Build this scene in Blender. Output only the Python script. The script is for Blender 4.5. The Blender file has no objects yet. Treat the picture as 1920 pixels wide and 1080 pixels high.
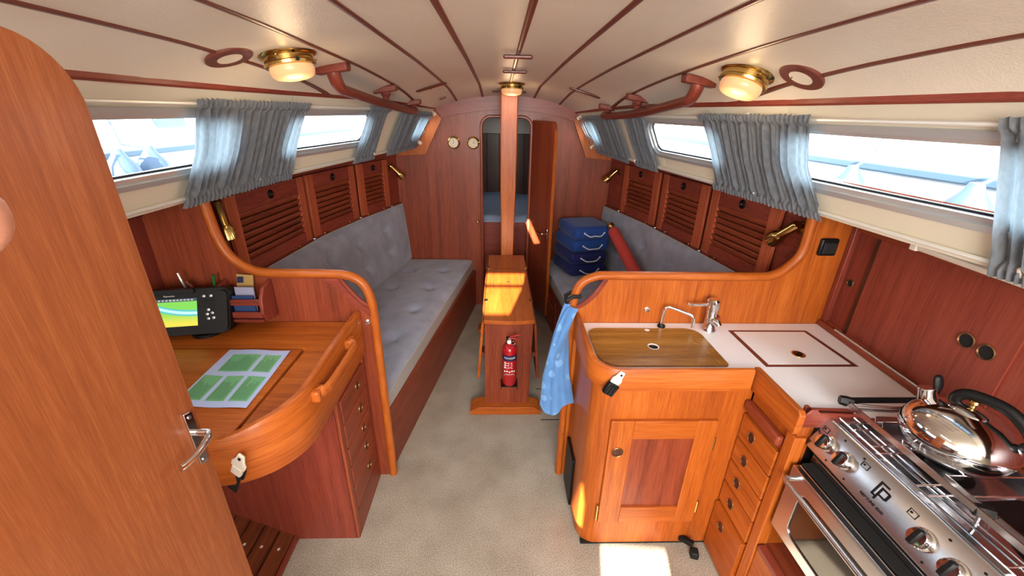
import bpy, bmesh, math, random
from mathutils import Vector, Matrix
from mathutils.geometry import tessellate_polygon
random.seed(7)
sc = bpy.context.scene
COL = sc.collection
V = Vector
# ------------------------------------------------------------------ camera
FPX = 770.0
fw = V((937 - 960, 212 - 540, FPX)).normalized()          # bow direction seen by the lens (x right, y down, z ahead)
dn = V((922 - 960, 2350 - 540, FPX)); dn = (dn - fw * dn.dot(fw)).normalized()
rt = dn.cross(fw)
Rm = Matrix((rt, fw, -dn))
cam_d = bpy.data.cameras.new('camera')
cam = bpy.data.objects.new('camera', cam_d); COL.objects.link(cam)
cam_d.sensor_width = 36.0; cam_d.lens = FPX / 1920 * 36.0; cam_d.clip_start = 0.01; cam_d.clip_end = 200
R4 = Matrix((( Rm[0][0], -Rm[0][1], -Rm[0][2], -0.07),
             ( Rm[1][0], -Rm[1][1], -Rm[1][2], 0.0),
             ( Rm[2][0], -Rm[2][1], -Rm[2][2], 1.75), (0, 0, 0, 1)))
cam.matrix_world = R4
sc.camera = cam
# ------------------------------------------------------------------ world, sun, daylight
w = bpy.data.worlds.new('sky'); sc.world = w; w.use_nodes = True
wn = w.node_tree.nodes; wl = w.node_tree.links
bgn = wn['Background']
tc = wn.new('ShaderNodeTexCoord'); sx = wn.new('ShaderNodeSeparateXYZ'); rp = wn.new('ShaderNodeValToRGB')
wl.new(tc.outputs['Generated'], sx.inputs[0]); wl.new(sx.outputs['Z'], rp.inputs[0]); wl.new(rp.outputs[0], bgn.inputs[0])
rp.color_ramp.elements[0].position = 0.0; rp.color_ramp.elements[0].color = (0.94, 0.97, 1.0, 1)
rp.color_ramp.elements[1].position = 0.6; rp.color_ramp.elements[1].color = (0.78, 0.88, 1.0, 1)
bgn.inputs[1].default_value = 9.0
SUN_T = 0.36                                                # drop per metre travelled towards the bow
SUN_X = 0.19
def lamp(name, kind, loc, direction, energy, color, **kw):
    d = bpy.data.lights.new(name, kind); o = bpy.data.objects.new(name, d); COL.objects.link(o)
    o.location = loc
    o.rotation_euler = V(direction).to_track_quat('-Z', 'Y').to_euler()
    d.energy = energy; d.color = color
    for k, v_ in kw.items(): setattr(d, k, v_)
    return o
lamp('sun', 'SUN', (-1, -6, 5), (SUN_X, 1, -SUN_T), 64.0, (1.0, 0.9, 0.76), angle=0.006)
# daylight falling through the open companionway behind the photographer: sliding hatch above, doorway below it
lamp('hatch_daylight', 'AREA', (0.0, -0.75, 1.95), (0.0, 0.5, -0.85), 62.0, (1.0, 0.98, 0.95), shape='RECTANGLE', size=1.1, size_y=1.0)
lamp('doorway_daylight', 'AREA', (0.0, -1.72, 1.52), (0.0, 1.0, 0.03), 80.0, (1.0, 0.97, 0.93), shape='RECTANGLE', size=1.9, size_y=0.85)
# the window openings guide the sampling of the sky
for sd in (-1, 1):
    for y0, y1 in ((0.5, 1.64), (1.93, 2.6), (3.3, 3.66)):
        o_ = lamp('window_portal', 'AREA', (sd * (1.2 - 0.16 * max(0, (y0 + y1) / 2 - 1.2)), (y0 + y1) / 2, 1.64), (-sd * 1.0, -0.12, 0.0), 1.0, (1, 1, 1), shape='RECTANGLE', size=y1 - y0, size_y=0.26)
        o_.data.cycles.is_portal = True
sc.view_settings.view_transform = 'Standard'; sc.view_settings.look = 'None'
sc.view_settings.gamma = 1.0; sc.view_settings.use_curve_mapping = False
sc.view_settings.exposure = 0.12
# ------------------------------------------------------------------ helpers
def lerp(x, xs, ys):
    if x <= xs[0]: return ys[0]
    for i in range(len(xs) - 1):
        if x <= xs[i + 1]:
            t = (x - xs[i]) / (xs[i + 1] - xs[i]); return ys[i] + (ys[i + 1] - ys[i]) * t
    return ys[-1]
class MB:
    def __init__(self): self.v = []; self.f = []
    def add(self, vs, fs):
        n = len(self.v); self.v += [tuple(p) for p in vs]; self.f += [tuple(i + n for i in q) for q in fs]; return self
    def box(self, x0, x1, y0, y1, z0, z1):
        x0, x1 = min(x0, x1), max(x0, x1); y0, y1 = min(y0, y1), max(y0, y1); z0, z1 = min(z0, z1), max(z0, z1)
        return self.add([(x0, y0, z0), (x1, y0, z0), (x1, y1, z0), (x0, y1, z0), (x0, y0, z1), (x1, y0, z1), (x1, y1, z1), (x0, y1, z1)],
                        [(0, 3, 2, 1), (4, 5, 6, 7), (0, 1, 5, 4), (1, 2, 6, 5), (2, 3, 7, 6), (3, 0, 4, 7)])
    def obox(self, c, ax, ay, az):       # centre and three half-axis vectors
        c, ax, ay, az = V(c), V(ax), V(ay), V(az)
        p = [c + ax * i + ay * j + az * k for k in (-1, 1) for i, j in ((-1, -1), (1, -1), (1, 1), (-1, 1))]
        fs = [(0, 3, 2, 1), (4, 5, 6, 7), (0, 1, 5, 4), (1, 2, 6, 5), (2, 3, 7, 6), (3, 0, 4, 7)]
        if ax.cross(ay).dot(az) < 0: fs = [q[::-1] for q in fs]
        return self.add(p, fs)
    def prism(self, pts, ext, holes=()):
        ext = V(ext); loops = [[V(p) for p in pts]] + [[V(p) for p in h] for h in holes]
        flat = [p for l in loops for p in l]; n = len(flat)
        tris = tessellate_polygon(loops)
        vs = flat + [p + ext for p in flat]; fs = []
        nv = V((0, 0, 0))
        for t in tris:
            a, b, c = (flat[i] for i in t); nr = (b - a).cross(c - a)
            t = tuple(t) if nr.dot(ext) < 0 else tuple(t)[::-1]
            fs.append(t); fs.append(tuple(i + n for i in t[::-1]))
        o = 0
        for l in loops:
            m = len(l)
            for i in range(m):
                j = (i + 1) % m; fs.append((o + i, o + j, o + j + n, o + i + n))
            o += m
        return self.add(vs, fs)
    def tube(self, path, r, n=8, closed=False, flat=None, up=None):
        path = [V(p) for p in path]; m = len(path); rs = r if isinstance(r, (list, tuple)) else [r] * m
        vs = []; prev = None
        for i, p in enumerate(path):
            a = path[(i - 1) % m] if closed or i > 0 else p; b = path[(i + 1) % m] if closed or i < m - 1 else p
            t = (b - a).normalized()
            if up is not None: u = V(up)
            elif prev is not None: u = prev
            else: u = V((0, 0, 1)) if abs(t.z) < 0.9 else V((1, 0, 0))
            u = (u - t * u.dot(t)).normalized(); prev = u; s = t.cross(u)
            f1, f2 = flat if flat else (1, 1)
            for k in range(n):
                q = 2 * math.pi * (k + 0.5) / n
                vs.append(p + u * math.cos(q) * rs[i] * f1 + s * math.sin(q) * rs[i] * f2)
        fs = []
        for i in range(m if closed else m - 1):
            j = (i + 1) % m
            for k in range(n):
                l = (k + 1) % n; fs.append((i * n + k, i * n + l, j * n + l, j * n + k))
        if not closed: fs.append(tuple(range(n))[::-1]); fs.append(tuple((m - 1) * n + k for k in range(n)))
        return self.add(vs, fs)
    def lathe(self, prof, org, axis=(0, 0, 1), n=24, ell=(1, 1), caps=True):
        org = V(org); a = V(axis).normalized()
        u = V((1, 0, 0)) if abs(a.x) < 0.9 else V((0, 1, 0)); u = (u - a * u.dot(a)).normalized(); s = a.cross(u)
        vs = []; fs = []; m = len(prof)
        if m == 2 and prof[0][0] < 1e-5: caps = False
        for r, h in prof:
            for k in range(n):
                q = 2 * math.pi * k / n; vs.append(org + a * h + u * math.cos(q) * r * ell[0] + s * math.sin(q) * r * ell[1])
        for i in range(m - 1):
            for k in range(n):
                l = (k + 1) % n; fs.append((i * n + k, i * n + l, (i + 1) * n + l, (i + 1) * n + k))
        if caps and prof[0][0] > 1e-5: fs.append(tuple(range(n))[::-1])
        if caps and prof[-1][0] > 1e-5: fs.append(tuple((m - 1) * n + k for k in range(n)))
        return self.add(vs, fs)
    def grid(self, fn, nu, nv, wrap=False):
        vs = [fn(i / nu, j / nv) for j in range(nv + 1) for i in range(nu + (0 if wrap else 1))]
        c = nu if wrap else nu + 1; fs = []
        for j in range(nv):
            for i in range(nu):
                k = (i + 1) % c if wrap else i + 1
                fs.append((j * c + i, j * c + k, (j + 1) * c + k, (j + 1) * c + i))
        return self.add(vs, fs)
    def sweep(self, path, prof, closed_prof=True):   # path: [(origin, axis_a, axis_b)], prof: [(a, b)]
        m = len(prof); vs = []; fs = []
        for o_, a, b in path:
            for pa, pb in prof: vs.append(V(o_) + V(a) * pa + V(b) * pb)
        for i in range(len(path) - 1):
            for k in range(m):
                l = (k + 1) % m; fs.append((i * m + k, i * m + l, (i + 1) * m + l, (i + 1) * m + k))
        fs.append(tuple(range(m))[::-1]); fs.append(tuple((len(path) - 1) * m + k for k in range(m)))
        return self.add(vs, fs)
def mesh(mb, name, smooth=40):
    me = bpy.data.meshes.new(name); me.from_pydata(mb.v, [], mb.f); me.validate()
    bm = bmesh.new(); bm.from_mesh(me); bmesh.ops.remove_doubles(bm, verts=bm.verts, dist=1e-6)
    bmesh.ops.recalc_face_normals(bm, faces=bm.faces); bm.to_mesh(me); bm.free()
    if smooth:
        me.polygons.foreach_set('use_smooth', [True] * len(me.polygons)); me.set_sharp_from_angle(angle=math.radians(smooth))
    return me
def tag(o, label=None, cat=None, group=None, kind=None):
    if label: o['label'] = label
    if cat: o['category'] = cat
    if group: o['group'] = group
    if kind: o['kind'] = kind
    return o
def par(o, p):
    if p is not None:
        o.parent = p
        if p.type == 'EMPTY': o.matrix_parent_inverse = Matrix.Translation(p.location).inverted()
def obj(name, mb, m, parent=None, smooth=40, bevel=0, seg=2, sub=0, **kw):
    me = mb if isinstance(mb, bpy.types.Mesh) else mesh(mb, name, smooth)
    o = bpy.data.objects.new(name, me); COL.objects.link(o)
    if m is not None and not me.materials: me.materials.append(m)
    par(o, parent)
    if bevel:
        b = o.modifiers.new('bevel', 'BEVEL'); b.width = bevel; b.segments = seg; b.limit_method = 'ANGLE'; b.angle_limit = math.radians(35)
        b.harden_normals = False
    if sub:
        s = o.modifiers.new('sub', 'SUBSURF'); s.levels = sub; s.render_levels = sub
    tag(o, **kw); return o
def thing(name, label, cat, loc=(0, 0, 0), group=None):
    e = bpy.data.objects.new(name, None); COL.objects.link(e); e.location = loc; e.empty_display_size = 0.05
    return tag(e, label, cat, group)
def place(o, src_parent, loc, name=None):          # a further copy of a part, sharing its mesh
    c = o.copy(); COL.objects.link(c); c.location = loc
    if src_parent is not o.parent: par(c, src_parent)
    return c
def arc(cx, cy, r, a0, a1, n):
    return [(cx + r * math.cos(math.radians(a0 + (a1 - a0) * i / n)), cy + r * math.sin(math.radians(a0 + (a1 - a0) * i / n))) for i in range(n + 1)]
def rrect(x0, x1, y0, y1, r, n=6):
    return arc(x1 - r, y0 + r, r, -90, 0, n) + arc(x1 - r, y1 - r, r, 0, 90, n) + arc(x0 + r, y1 - r, r, 90, 180, n) + arc(x0 + r, y0 + r, r, 180, 270, n)
def bez(p, n=12):                                   # smooth curve through points
    p = [V(q) for q in p]; out = []
    for i in range(len(p) - 1):
        a = p[max(i - 1, 0)]; b = p[i]; c = p[i + 1]; d = p[min(i + 2, len(p) - 1)]
        for k in range(n):
            t = k / n
            out.append(0.5 * ((2 * b) + (c - a) * t + (2 * a - 5 * b + 4 * c - d) * t * t + (3 * b - a - 3 * c + d) * t ** 3))
    return out + [p[-1]]
def text(body, size, m, mw, parent, name='lettering', align='CENTER', ext=0.0004, **kw):
    cu = bpy.data.curves.new('t', 'FONT'); cu.body = body; cu.size = size; cu.align_x = align; cu.align_y = 'CENTER'; cu.extrude = ext
    cu.resolution_u = 2
    t = bpy.data.objects.new('t', cu); COL.objects.link(t)
    dg = bpy.context.evaluated_depsgraph_get(); me = bpy.data.meshes.new_from_object(t.evaluated_get(dg))
    bpy.data.objects.remove(t); bpy.data.curves.remove(cu); me.transform(mw); me.name = name
    return obj(name, me, m, parent, **kw)
def frame(o_, x, y):                                # matrix from an origin and the x and y directions of a flat print
    x = V(x).normalized(); y = V(y); y = (y - x * y.dot(x)).normalized(); z = x.cross(y)
    return Matrix(((x.x, y.x, z.x, o_[0]), (x.y, y.y, z.y, o_[1]), (x.z, y.z, z.z, o_[2]), (0, 0, 0, 1)))
# ------------------------------------------------------------------ materials
def lin(*c): return tuple((x / 255 / 12.92 if x / 255 <= 0.04045 else ((x / 255 + 0.055) / 1.055) ** 2.4) for x in c) + (1,)
def newmat(name):
    m = bpy.data.materials.new(name); m.use_nodes = True; nt = m.node_tree
    return m, nt, nt.nodes['Principled BSDF']
def plain(name, rgb, rough=0.5, metal=0.0, coat=0.0, bump=0.0, bscale=200.0, var=0.0, spec=0.5, sheen=0.0, emit=0.0):
    m, nt, b = newmat(name); N = nt.nodes; L = nt.links
    c = lin(*rgb); b.inputs['Base Color'].default_value = c; b.inputs['Roughness'].default_value = rough; b.inputs['Metallic'].default_value = metal
    b.inputs['Coat Weight'].default_value = coat; b.inputs['Coat Roughness'].default_value = 0.1; b.inputs['Specular IOR Level'].default_value = spec
    if sheen: b.inputs['Sheen Weight'].default_value = sheen; b.inputs['Sheen Roughness'].default_value = 0.4
    t = N.new('ShaderNodeTexCoord')
    if var or bump:
        n = N.new('ShaderNodeTexNoise'); n.inputs['Scale'].default_value = bscale; n.inputs['Detail'].default_value = 4; L.new(t.outputs['Object'], n.inputs['Vector'])
        if bump:
            bp = N.new('ShaderNodeBump'); bp.inputs['Strength'].default_value = bump; bp.inputs['Distance'].default_value = 0.002
            L.new(n.outputs['Fac'], bp.inputs['Height']); L.new(bp.outputs[0], b.inputs['Normal'])
        if var:
            n2 = N.new('ShaderNodeTexNoise'); n2.inputs['Scale'].default_value = bscale * 0.35; n2.inputs['Detail'].default_value = 5; L.new(t.outputs['Object'], n2.inputs['Vector'])
            r = N.new('ShaderNodeValToRGB'); L.new(n2.outputs['Fac'], r.inputs[0])
            r.color_ramp.elements[0].position = 0.3; r.color_ramp.elements[1].position = 0.7
            r.color_ramp.elements[0].color = tuple(x * (1 - var) for x in c[:3]) + (1,); r.color_ramp.elements[1].color = tuple(min(1, x * (1 + var)) for x in c[:3]) + (1,)
            L.new(r.outputs[0], b.inputs['Base Color'])
    if emit: b.inputs['Emission Color'].default_value = c; b.inputs['Emission Strength'].default_value = emit
    return m
def wood(name, dark, mid, light, axis='Z', rough=0.42, scale=1.0, coat=0.14, contrast=1.0):
    m, nt, b = newmat(name); N = nt.nodes; L = nt.links
    t = N.new('ShaderNodeTexCoord'); oi = N.new('ShaderNodeObjectInfo'); vm = N.new('ShaderNodeVectorMath'); vm.operation = 'MULTIPLY_ADD'
    L.new(oi.outputs['Random'], vm.inputs[0]); vm.inputs[1].default_value = (3.1, 5.7, 2.3); L.new(t.outputs['Object'], vm.inputs[2])
    def noise(lo, hi, det, dist=0.0):
        mp = N.new('ShaderNodeMapping'); s = [hi * scale] * 3
        for ch in {'H': 'XY', 'P': 'XZ'}.get(axis, axis): s['XYZ'.index(ch)] = lo * scale
        mp.inputs['Scale'].default_value = s
        L.new(vm.outputs[0], mp.inputs['Vector']); n = N.new('ShaderNodeTexNoise'); n.inputs['Scale'].default_value = 1.0; n.inputs['Detail'].default_value = det
        n.inputs['Distortion'].default_value = dist; n.inputs['Roughness'].default_value = 0.6; L.new(mp.outputs[0], n.inputs['Vector']); return n
    n1 = noise(0.8, 24, 5, 0.5); n2 = noise(9, 210, 3); n3 = noise(0.6, 3.0, 2)
    a = N.new('ShaderNodeMath'); a.operation = 'MULTIPLY_ADD'; L.new(n2.outputs['Fac'], a.inputs[0]); a.inputs[1].default_value = 0.6 
    a2 = N.new('ShaderNodeMath'); a2.operation = 'MULTIPLY_ADD'; L.new(n3.outputs['Fac'], a2.inputs[0]); a2.inputs[1].default_value = 0.35
    a3 = N.new('ShaderNodeMath'); a3.operation = 'MULTIPLY'; a3.inputs[1].default_value = 0.6; L.new(n1.outputs['Fac'], a3.inputs[0]); L.new(a3.outputs[0], a2.inputs[2]); L.new(a2.outputs[0], a.inputs[2])
    r = N.new('ShaderNodeValToRGB'); L.new(a.outputs[0], r.inputs[0])
    e = r.color_ramp.elements; k = 0.20 / contrast
    e[0].position = 0.775 - k; e[0].color = lin(*dark); e[1].position = 0.775 + k; e[1].color = lin(*light)
    q = e.new(0.775); q.color = lin(*mid)
    L.new(r.outputs[0], b.inputs['Base Color'])
    b.inputs['Roughness'].default_value = rough; b.inputs['Coat Weight'].default_value = coat; b.inputs['Coat Roughness'].default_value = 0.22; b.inputs['Specular IOR Level'].default_value = 0.32
    bp = N.new('ShaderNodeBump'); bp.inputs['Strength'].default_value = 0.08; bp.inputs['Distance'].default_value = 0.001; L.new(n2.outputs['Fac'], bp.inputs['Height']); L.new(bp.outputs[0], b.inputs['Normal'])
    return m
MAH = dict(dark=(106, 44, 26), mid=(136, 61, 37), light=(156, 76, 46))
TEK = dict(dark=(142, 66, 20), mid=(174, 87, 27), light=(196, 108, 40))
RED = dict(dark=(102, 42, 30), mid=(130, 56, 42), light=(146, 68, 50))
M = {}
for ax in 'XYZHP':
    M['mah' + ax] = wood('mahogany_' + ax.lower(), axis=ax, **MAH)
    M['tek' + ax] = wood('teak_' + ax.lower(), axis=ax, **TEK)
    M['red' + ax] = wood('dark_mahogany_' + ax.lower(), axis=ax, **RED)
M['doorZ'] = wood('door_mahogany', (120, 62, 30), (146, 78, 40), (166, 96, 54), 'Z', contrast=0.7, coat=0.1, rough=0.45, scale=2.4)
M['dark'] = wood('dark_veneer', (52, 24, 16), (70, 34, 22), (88, 44, 28), 'Z')  # dark wood; behind the slats and in the pulls it stands in for shade
M['lid'] = wood('oak_laminate', (112, 70, 22), (150, 102, 40), (172, 124, 56), 'X', rough=0.4, contrast=1.2, coat=0.1)
M['plank'] = wood('teak_grating', (78, 36, 20), (108, 54, 30), (130, 70, 40), 'Y', rough=0.5, coat=0.1)
M['strip'] = plain('ceiling_batten_wood', (104, 48, 34), 0.4, coat=0.2)
M['cream'] = plain('cream_gelcoat', (214, 204, 184), 0.42, bump=0.05, bscale=60)
M['white'] = plain('white_laminate', (244, 244, 246), 0.28, coat=0.3)
M['chrome'] = plain('chrome', (225, 225, 228), 0.08, 1.0)
M['steel'] = plain('brushed_steel', (196, 196, 200), 0.24, 1.0, bump=0.03, bscale=300)
M['alu'] = plain('window_aluminium', (198, 204, 206), 0.38, 0.6)
M['brass'] = plain('brass', (198, 166, 100), 0.2, 1.0)
M['black'] = plain('black_plastic', (13, 13, 14), 0.45, spec=0.3)
M['bronze'] = plain('bronze', (150, 108, 76), 0.3, 0.8)
M['stile'] = wood('locker_stile_mahogany', (138, 62, 38), (168, 82, 52), (184, 98, 64), 'Z')
M['rail'] = wood('handrail_mahogany', (92, 38, 28), (116, 50, 37), (132, 62, 46), 'Y', coat=0.25)
M['rubber'] = plain('black_rubber', (14, 14, 15), 0.7)
M['void'] = plain('dark_recess', (10, 8, 8), 0.9)
M['redp'] = plain('red_enamel', (176, 20, 30), 0.25, coat=0.5)
M['ink'] = plain('dark_ink', (40, 60, 44), 0.7)
M['wprint'] = plain('white_print', (235, 232, 228), 0.6)
M['navyp'] = plain('navy_band', (26, 34, 74), 0.4)
M['paper'] = plain('laminated_paper', (188, 204, 240), 0.22, coat=0.5)
M['green'] = plain('green_print', (118, 186, 132), 0.3, coat=0.4)
M['clip'] = plain('cream_plastic', (226, 216, 200), 0.45)
M['rope'] = plain('white_rope', (224, 226, 232), 0.8)
M['vrod'] = plain('white_rod', (224, 222, 214), 0.3, 0.2)
M['dial'] = plain('dial_face', (226, 214, 190), 0.5)
M['bed'] = plain('pale_blue_sheet', (150, 168, 196), 0.9, bump=0.4, bscale=18)
M['pale'] = plain('pale_lining', (196, 192, 184), 0.6)
M['hull'] = plain('neighbour_gelcoat', (240, 244, 248), 0.4)
M['grey'] = plain('grey_band', (62, 84, 100), 0.5)
M['fender'] = plain('fender_vinyl', (44, 66, 88), 0.5)
M['blue'] = plain('royal_blue_canvas', (22, 66, 142), 0.8, bump=0.2, bscale=500, sheen=0.2)
M['navy'] = plain('navy_canvas', (20, 30, 96), 0.8, bump=0.2, bscale=500, sheen=0.2)
M['tube'] = plain('red_canvas', (212, 78, 70), 0.75, bump=0.2, bscale=400)
M['skin'] = plain('skin', (214, 150, 124), 0.5, bump=0.15, bscale=260, var=0.08)
M['water'] = plain('harbour_water', (150, 176, 190), 0.15, bump=0.3, bscale=3)
M['toastglass'] = plain('oven_glass', (30, 26, 22), 0.05, coat=0.6)
M['blackmetal'] = plain('black_metal', (16, 16, 17), 0.4, 0.5)
M['card'] = plain('yellow_card', (176, 142, 82), 0.6)
M['bluebook'] = plain('blue_booklet', (40, 66, 118), 0.6)
M['lav'] = plain('pale_booklet', (160, 160, 186), 0.6)
M['greenpen'] = plain('green_plastic', (30, 96, 44), 0.4)
def fabric(name, rgb, bscale=700, fold=0.5):
    m, nt, b = newmat(name); N = nt.nodes; L = nt.links
    t = N.new('ShaderNodeTexCoord'); c = lin(*rgb)
    n = N.new('ShaderNodeTexNoise'); n.inputs['Scale'].default_value = 9; n.inputs['Detail'].default_value = 6; L.new(t.outputs['Object'], n.inputs['Vector'])
    r = N.new('ShaderNodeValToRGB'); L.new(n.outputs['Fac'], r.inputs[0]); r.color_ramp.elements[0].position = 0.3; r.color_ramp.elements[1].position = 0.72
    r.color_ramp.elements[0].color = tuple(x * 0.8 for x in c[:3]) + (1,); r.color_ramp.elements[1].color = tuple(x * 1.14 for x in c[:3]) + (1,)
    L.new(r.outputs[0], b.inputs['Base Color']); b.inputs['Roughness'].default_value = 0.95
    b.inputs['Sheen Weight'].default_value = 0.35; b.inputs['Sheen Roughness'].default_value = 0.45
    w_ = N.new('ShaderNodeTexNoise'); w_.inputs['Scale'].default_value = bscale; L.new(t.outputs['Object'], w_.inputs['Vector'])
    bp = N.new('ShaderNodeBump'); bp.inputs['Strength'].default_value = 0.25; bp.inputs['Distance'].default_value = 0.001; L.new(w_.outputs['Fac'], bp.inputs['Height'])
    bp2 = N.new('ShaderNodeBump'); bp2.inputs['Strength'].default_value = fold; bp2.inputs['Distance'].default_value = 0.01; L.new(n.outputs['Fac'], bp2.inputs['Height']); L.new(bp.outputs[0], bp2.inputs['Normal'])
    L.new(bp2.outputs[0], b.inputs['Normal']); return m
def towel_mat():
    m = fabric('blue_towel', (88, 136, 194), 300, 0.9); nt = m.node_tree; N = nt.nodes; L = nt.links; b = N['Principled BSDF']
    src = b.inputs['Base Color'].links[0].from_socket; t = N.new('ShaderNodeTexCoord'); vo = N.new('ShaderNodeTexVoronoi'); vo.inputs['Scale'].default_value = 17; vo.inputs['Randomness'].default_value = 0.45
    L.new(t.outputs['Object'], vo.inputs['Vector']); ls = N.new('ShaderNodeMath'); ls.operation = 'LESS_THAN'; ls.inputs[1].default_value = 0.32; L.new(vo.outputs['Distance'], ls.inputs[0])
    mx = N.new('ShaderNodeMix'); mx.data_type = 'RGBA'; mx.blend_type = 'MIX'; mu = N.new('ShaderNodeMath'); mu.operation = 'MULTIPLY'; mu.inputs[1].default_value = 0.5; L.new(ls.outputs[0], mu.inputs[0]); L.new(mu.outputs[0], mx.inputs[0])
    L.new(src, mx.inputs[6]); mx.inputs[7].default_value = lin(134, 180, 226); L.new(mx.outputs[2], b.inputs['Base Color']); return m
M['velvet'] = fabric('grey_velvet', (150, 155, 170))
M['towel'] = towel_mat()
M['piping'] = plain('cushion_side_cloth', (176, 172, 166), 0.9)
def curtain_mat():
    m, nt, b = newmat('blue_grey_curtain'); N = nt.nodes; L = nt.links
    out = N['Material Output']; tr = N.new('ShaderNodeBsdfTranslucent'); mx = N.new('ShaderNodeMixShader'); mx.inputs[0].default_value = 0.42
    t = N.new('ShaderNodeTexCoord'); mp = N.new('ShaderNodeMapping'); mp.inputs['Scale'].default_value = (40, 260, 40); L.new(t.outputs['Object'], mp.inputs['Vector'])
    n = N.new('ShaderNodeTexNoise'); n.inputs['Scale'].default_value = 1; n.inputs['Detail'].default_value = 3; L.new(mp.outputs[0], n.inputs['Vector'])
    r = N.new('ShaderNodeValToRGB'); L.new(n.outputs['Fac'], r.inputs[0]); r.color_ramp.elements[0].position = 0.3; r.color_ramp.elements[1].position = 0.7
    r.color_ramp.elements[0].color = lin(100, 104, 112); r.color_ramp.elements[1].color = lin(138, 142, 150)
    L.new(r.outputs[0], b.inputs['Base Color']); b.inputs['Roughness'].default_value = 0.9
    tr.inputs[0].default_value = lin(150, 168, 176)
    L.new(b.outputs[0], mx.inputs[1]); L.new(tr.outputs[0], mx.inputs[2]); L.new(mx.outputs[0], out.inputs[0]); return m
M['curtain'] = curtain_mat()
def glass_mat(name, tint=(1, 1, 1), gl=0.06):
    m, nt, b = newmat(name); N = nt.nodes; L = nt.links; out = N['Material Output']; N.remove(b)
    t = N.new('ShaderNodeBsdfTransparent'); t.inputs[0].default_value = tint + (1,); g = N.new('ShaderNodeBsdfGlossy'); g.inputs['Roughness'].default_value = 0.03
    f = N.new('ShaderNodeFresnel'); f.inputs[0].default_value = 1.08; mx = N.new('ShaderNodeMixShader'); L.new(f.outputs[0], mx.inputs[0]); L.new(t.outputs[0], mx.inputs[1]); L.new(g.outputs[0], mx.inputs[2]); L.new(mx.outputs[0], out.inputs[0]); return m
M['glass'] = glass_mat('window_glass', (0.93, 0.97, 0.98))
def vinyl():
    m, nt, b = newmat('cream_headliner_vinyl'); N = nt.nodes; L = nt.links; t = N.new('ShaderNodeTexCoord')
    b.inputs['Base Color'].default_value = lin(224, 214, 198); b.inputs['Roughness'].default_value = 0.38
    n = N.new('ShaderNodeTexNoise'); n.inputs['Scale'].default_value = 95; n.inputs['Detail'].default_value = 4; n.inputs['Distortion'].default_value = 1.2; L.new(t.outputs['Object'], n.inputs['Vector'])
    n2 = N.new('ShaderNodeTexNoise'); n2.inputs['Scale'].default_value = 5; n2.inputs['Detail'].default_value = 2; L.new(t.outputs['Object'], n2.inputs['Vector'])
    bp = N.new('ShaderNodeBump'); bp.inputs['Strength'].default_value = 0.35; bp.inputs['Distance'].default_value = 0.002; L.new(n.outputs['Fac'], bp.inputs['Height'])
    bp2 = N.new('ShaderNodeBump'); bp2.inputs['Strength'].default_value = 0.2; bp2.inputs['Distance'].default_value = 0.02; L.new(n2.outputs['Fac'], bp2.inputs['Height']); L.new(bp.outputs[0], bp2.inputs['Normal'])
    L.new(bp2.outputs[0], b.inputs['Normal']); return m
M['vinyl'] = vinyl()
def carpet():
    m, nt, b = newmat('grey_beige_carpet'); N = nt.nodes; L = nt.links; t = N.new('ShaderNodeTexCoord')
    n = N.new('ShaderNodeTexNoise'); n.inputs['Scale'].default_value = 230; n.inputs['Detail'].default_value = 6; L.new(t.outputs['Object'], n.inputs['Vector'])
    n2 = N.new('ShaderNodeTexNoise'); n2.inputs['Scale'].default_value = 5; n2.inputs['Detail'].default_value = 5; L.new(t.outputs['Object'], n2.inputs['Vector'])
    r = N.new('ShaderNodeValToRGB'); r.color_ramp.elements[0].position = 0.32; r.color_ramp.elements[1].position = 0.7
    r.color_ramp.elements[0].color = lin(138, 128, 114); r.color_ramp.elements[1].color = lin(206, 197, 182); L.new(n.outputs['Fac'], r.inputs[0])
    r2 = N.new('ShaderNodeValToRGB'); r2.color_ramp.elements[0].position = 0.3; r2.color_ramp.elements[1].position = 0.65
    r2.color_ramp.elements[0].color = (0.78, 0.76, 0.74, 1); r2.color_ramp.elements[1].color = (1, 1, 1, 1); L.new(n2.outputs['Fac'], r2.inputs[0])
    mx = N.new('ShaderNodeMix'); mx.data_type = 'RGBA'; mx.blend_type = 'MULTIPLY'; mx.inputs[0].default_value = 1; L.new(r.outputs[0], mx.inputs[6]); L.new(r2.outputs[0], mx.inputs[7]); L.new(mx.outputs[2], b.inputs['Base Color'])
    b.inputs['Roughness'].default_value = 1; b.inputs['Specular IOR Level'].default_value = 0.1
    bp = N.new('ShaderNodeBump'); bp.inputs['Strength'].default_value = 0.7; bp.inputs['Distance'].default_value = 0.004; L.new(n.outputs['Fac'], bp.inputs['Height']); L.new(bp.outputs[0], b.inputs['Normal']); return m
M['carpet'] = carpet()
def opal():
    m, nt, b = newmat('opal_lamp_glass'); b.inputs['Base Color'].default_value = lin(226, 172, 124); b.inputs['Roughness'].default_value = 0.3
    b.inputs['Emission Color'].default_value = (1.0, 0.55, 0.26, 1); b.inputs['Emission Strength'].default_value = 0.34; return m
M['opal'] = opal()
M['bulb'] = plain('warm_reading_bulb', (255, 232, 190), 0.4, emit=1.2)
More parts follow.
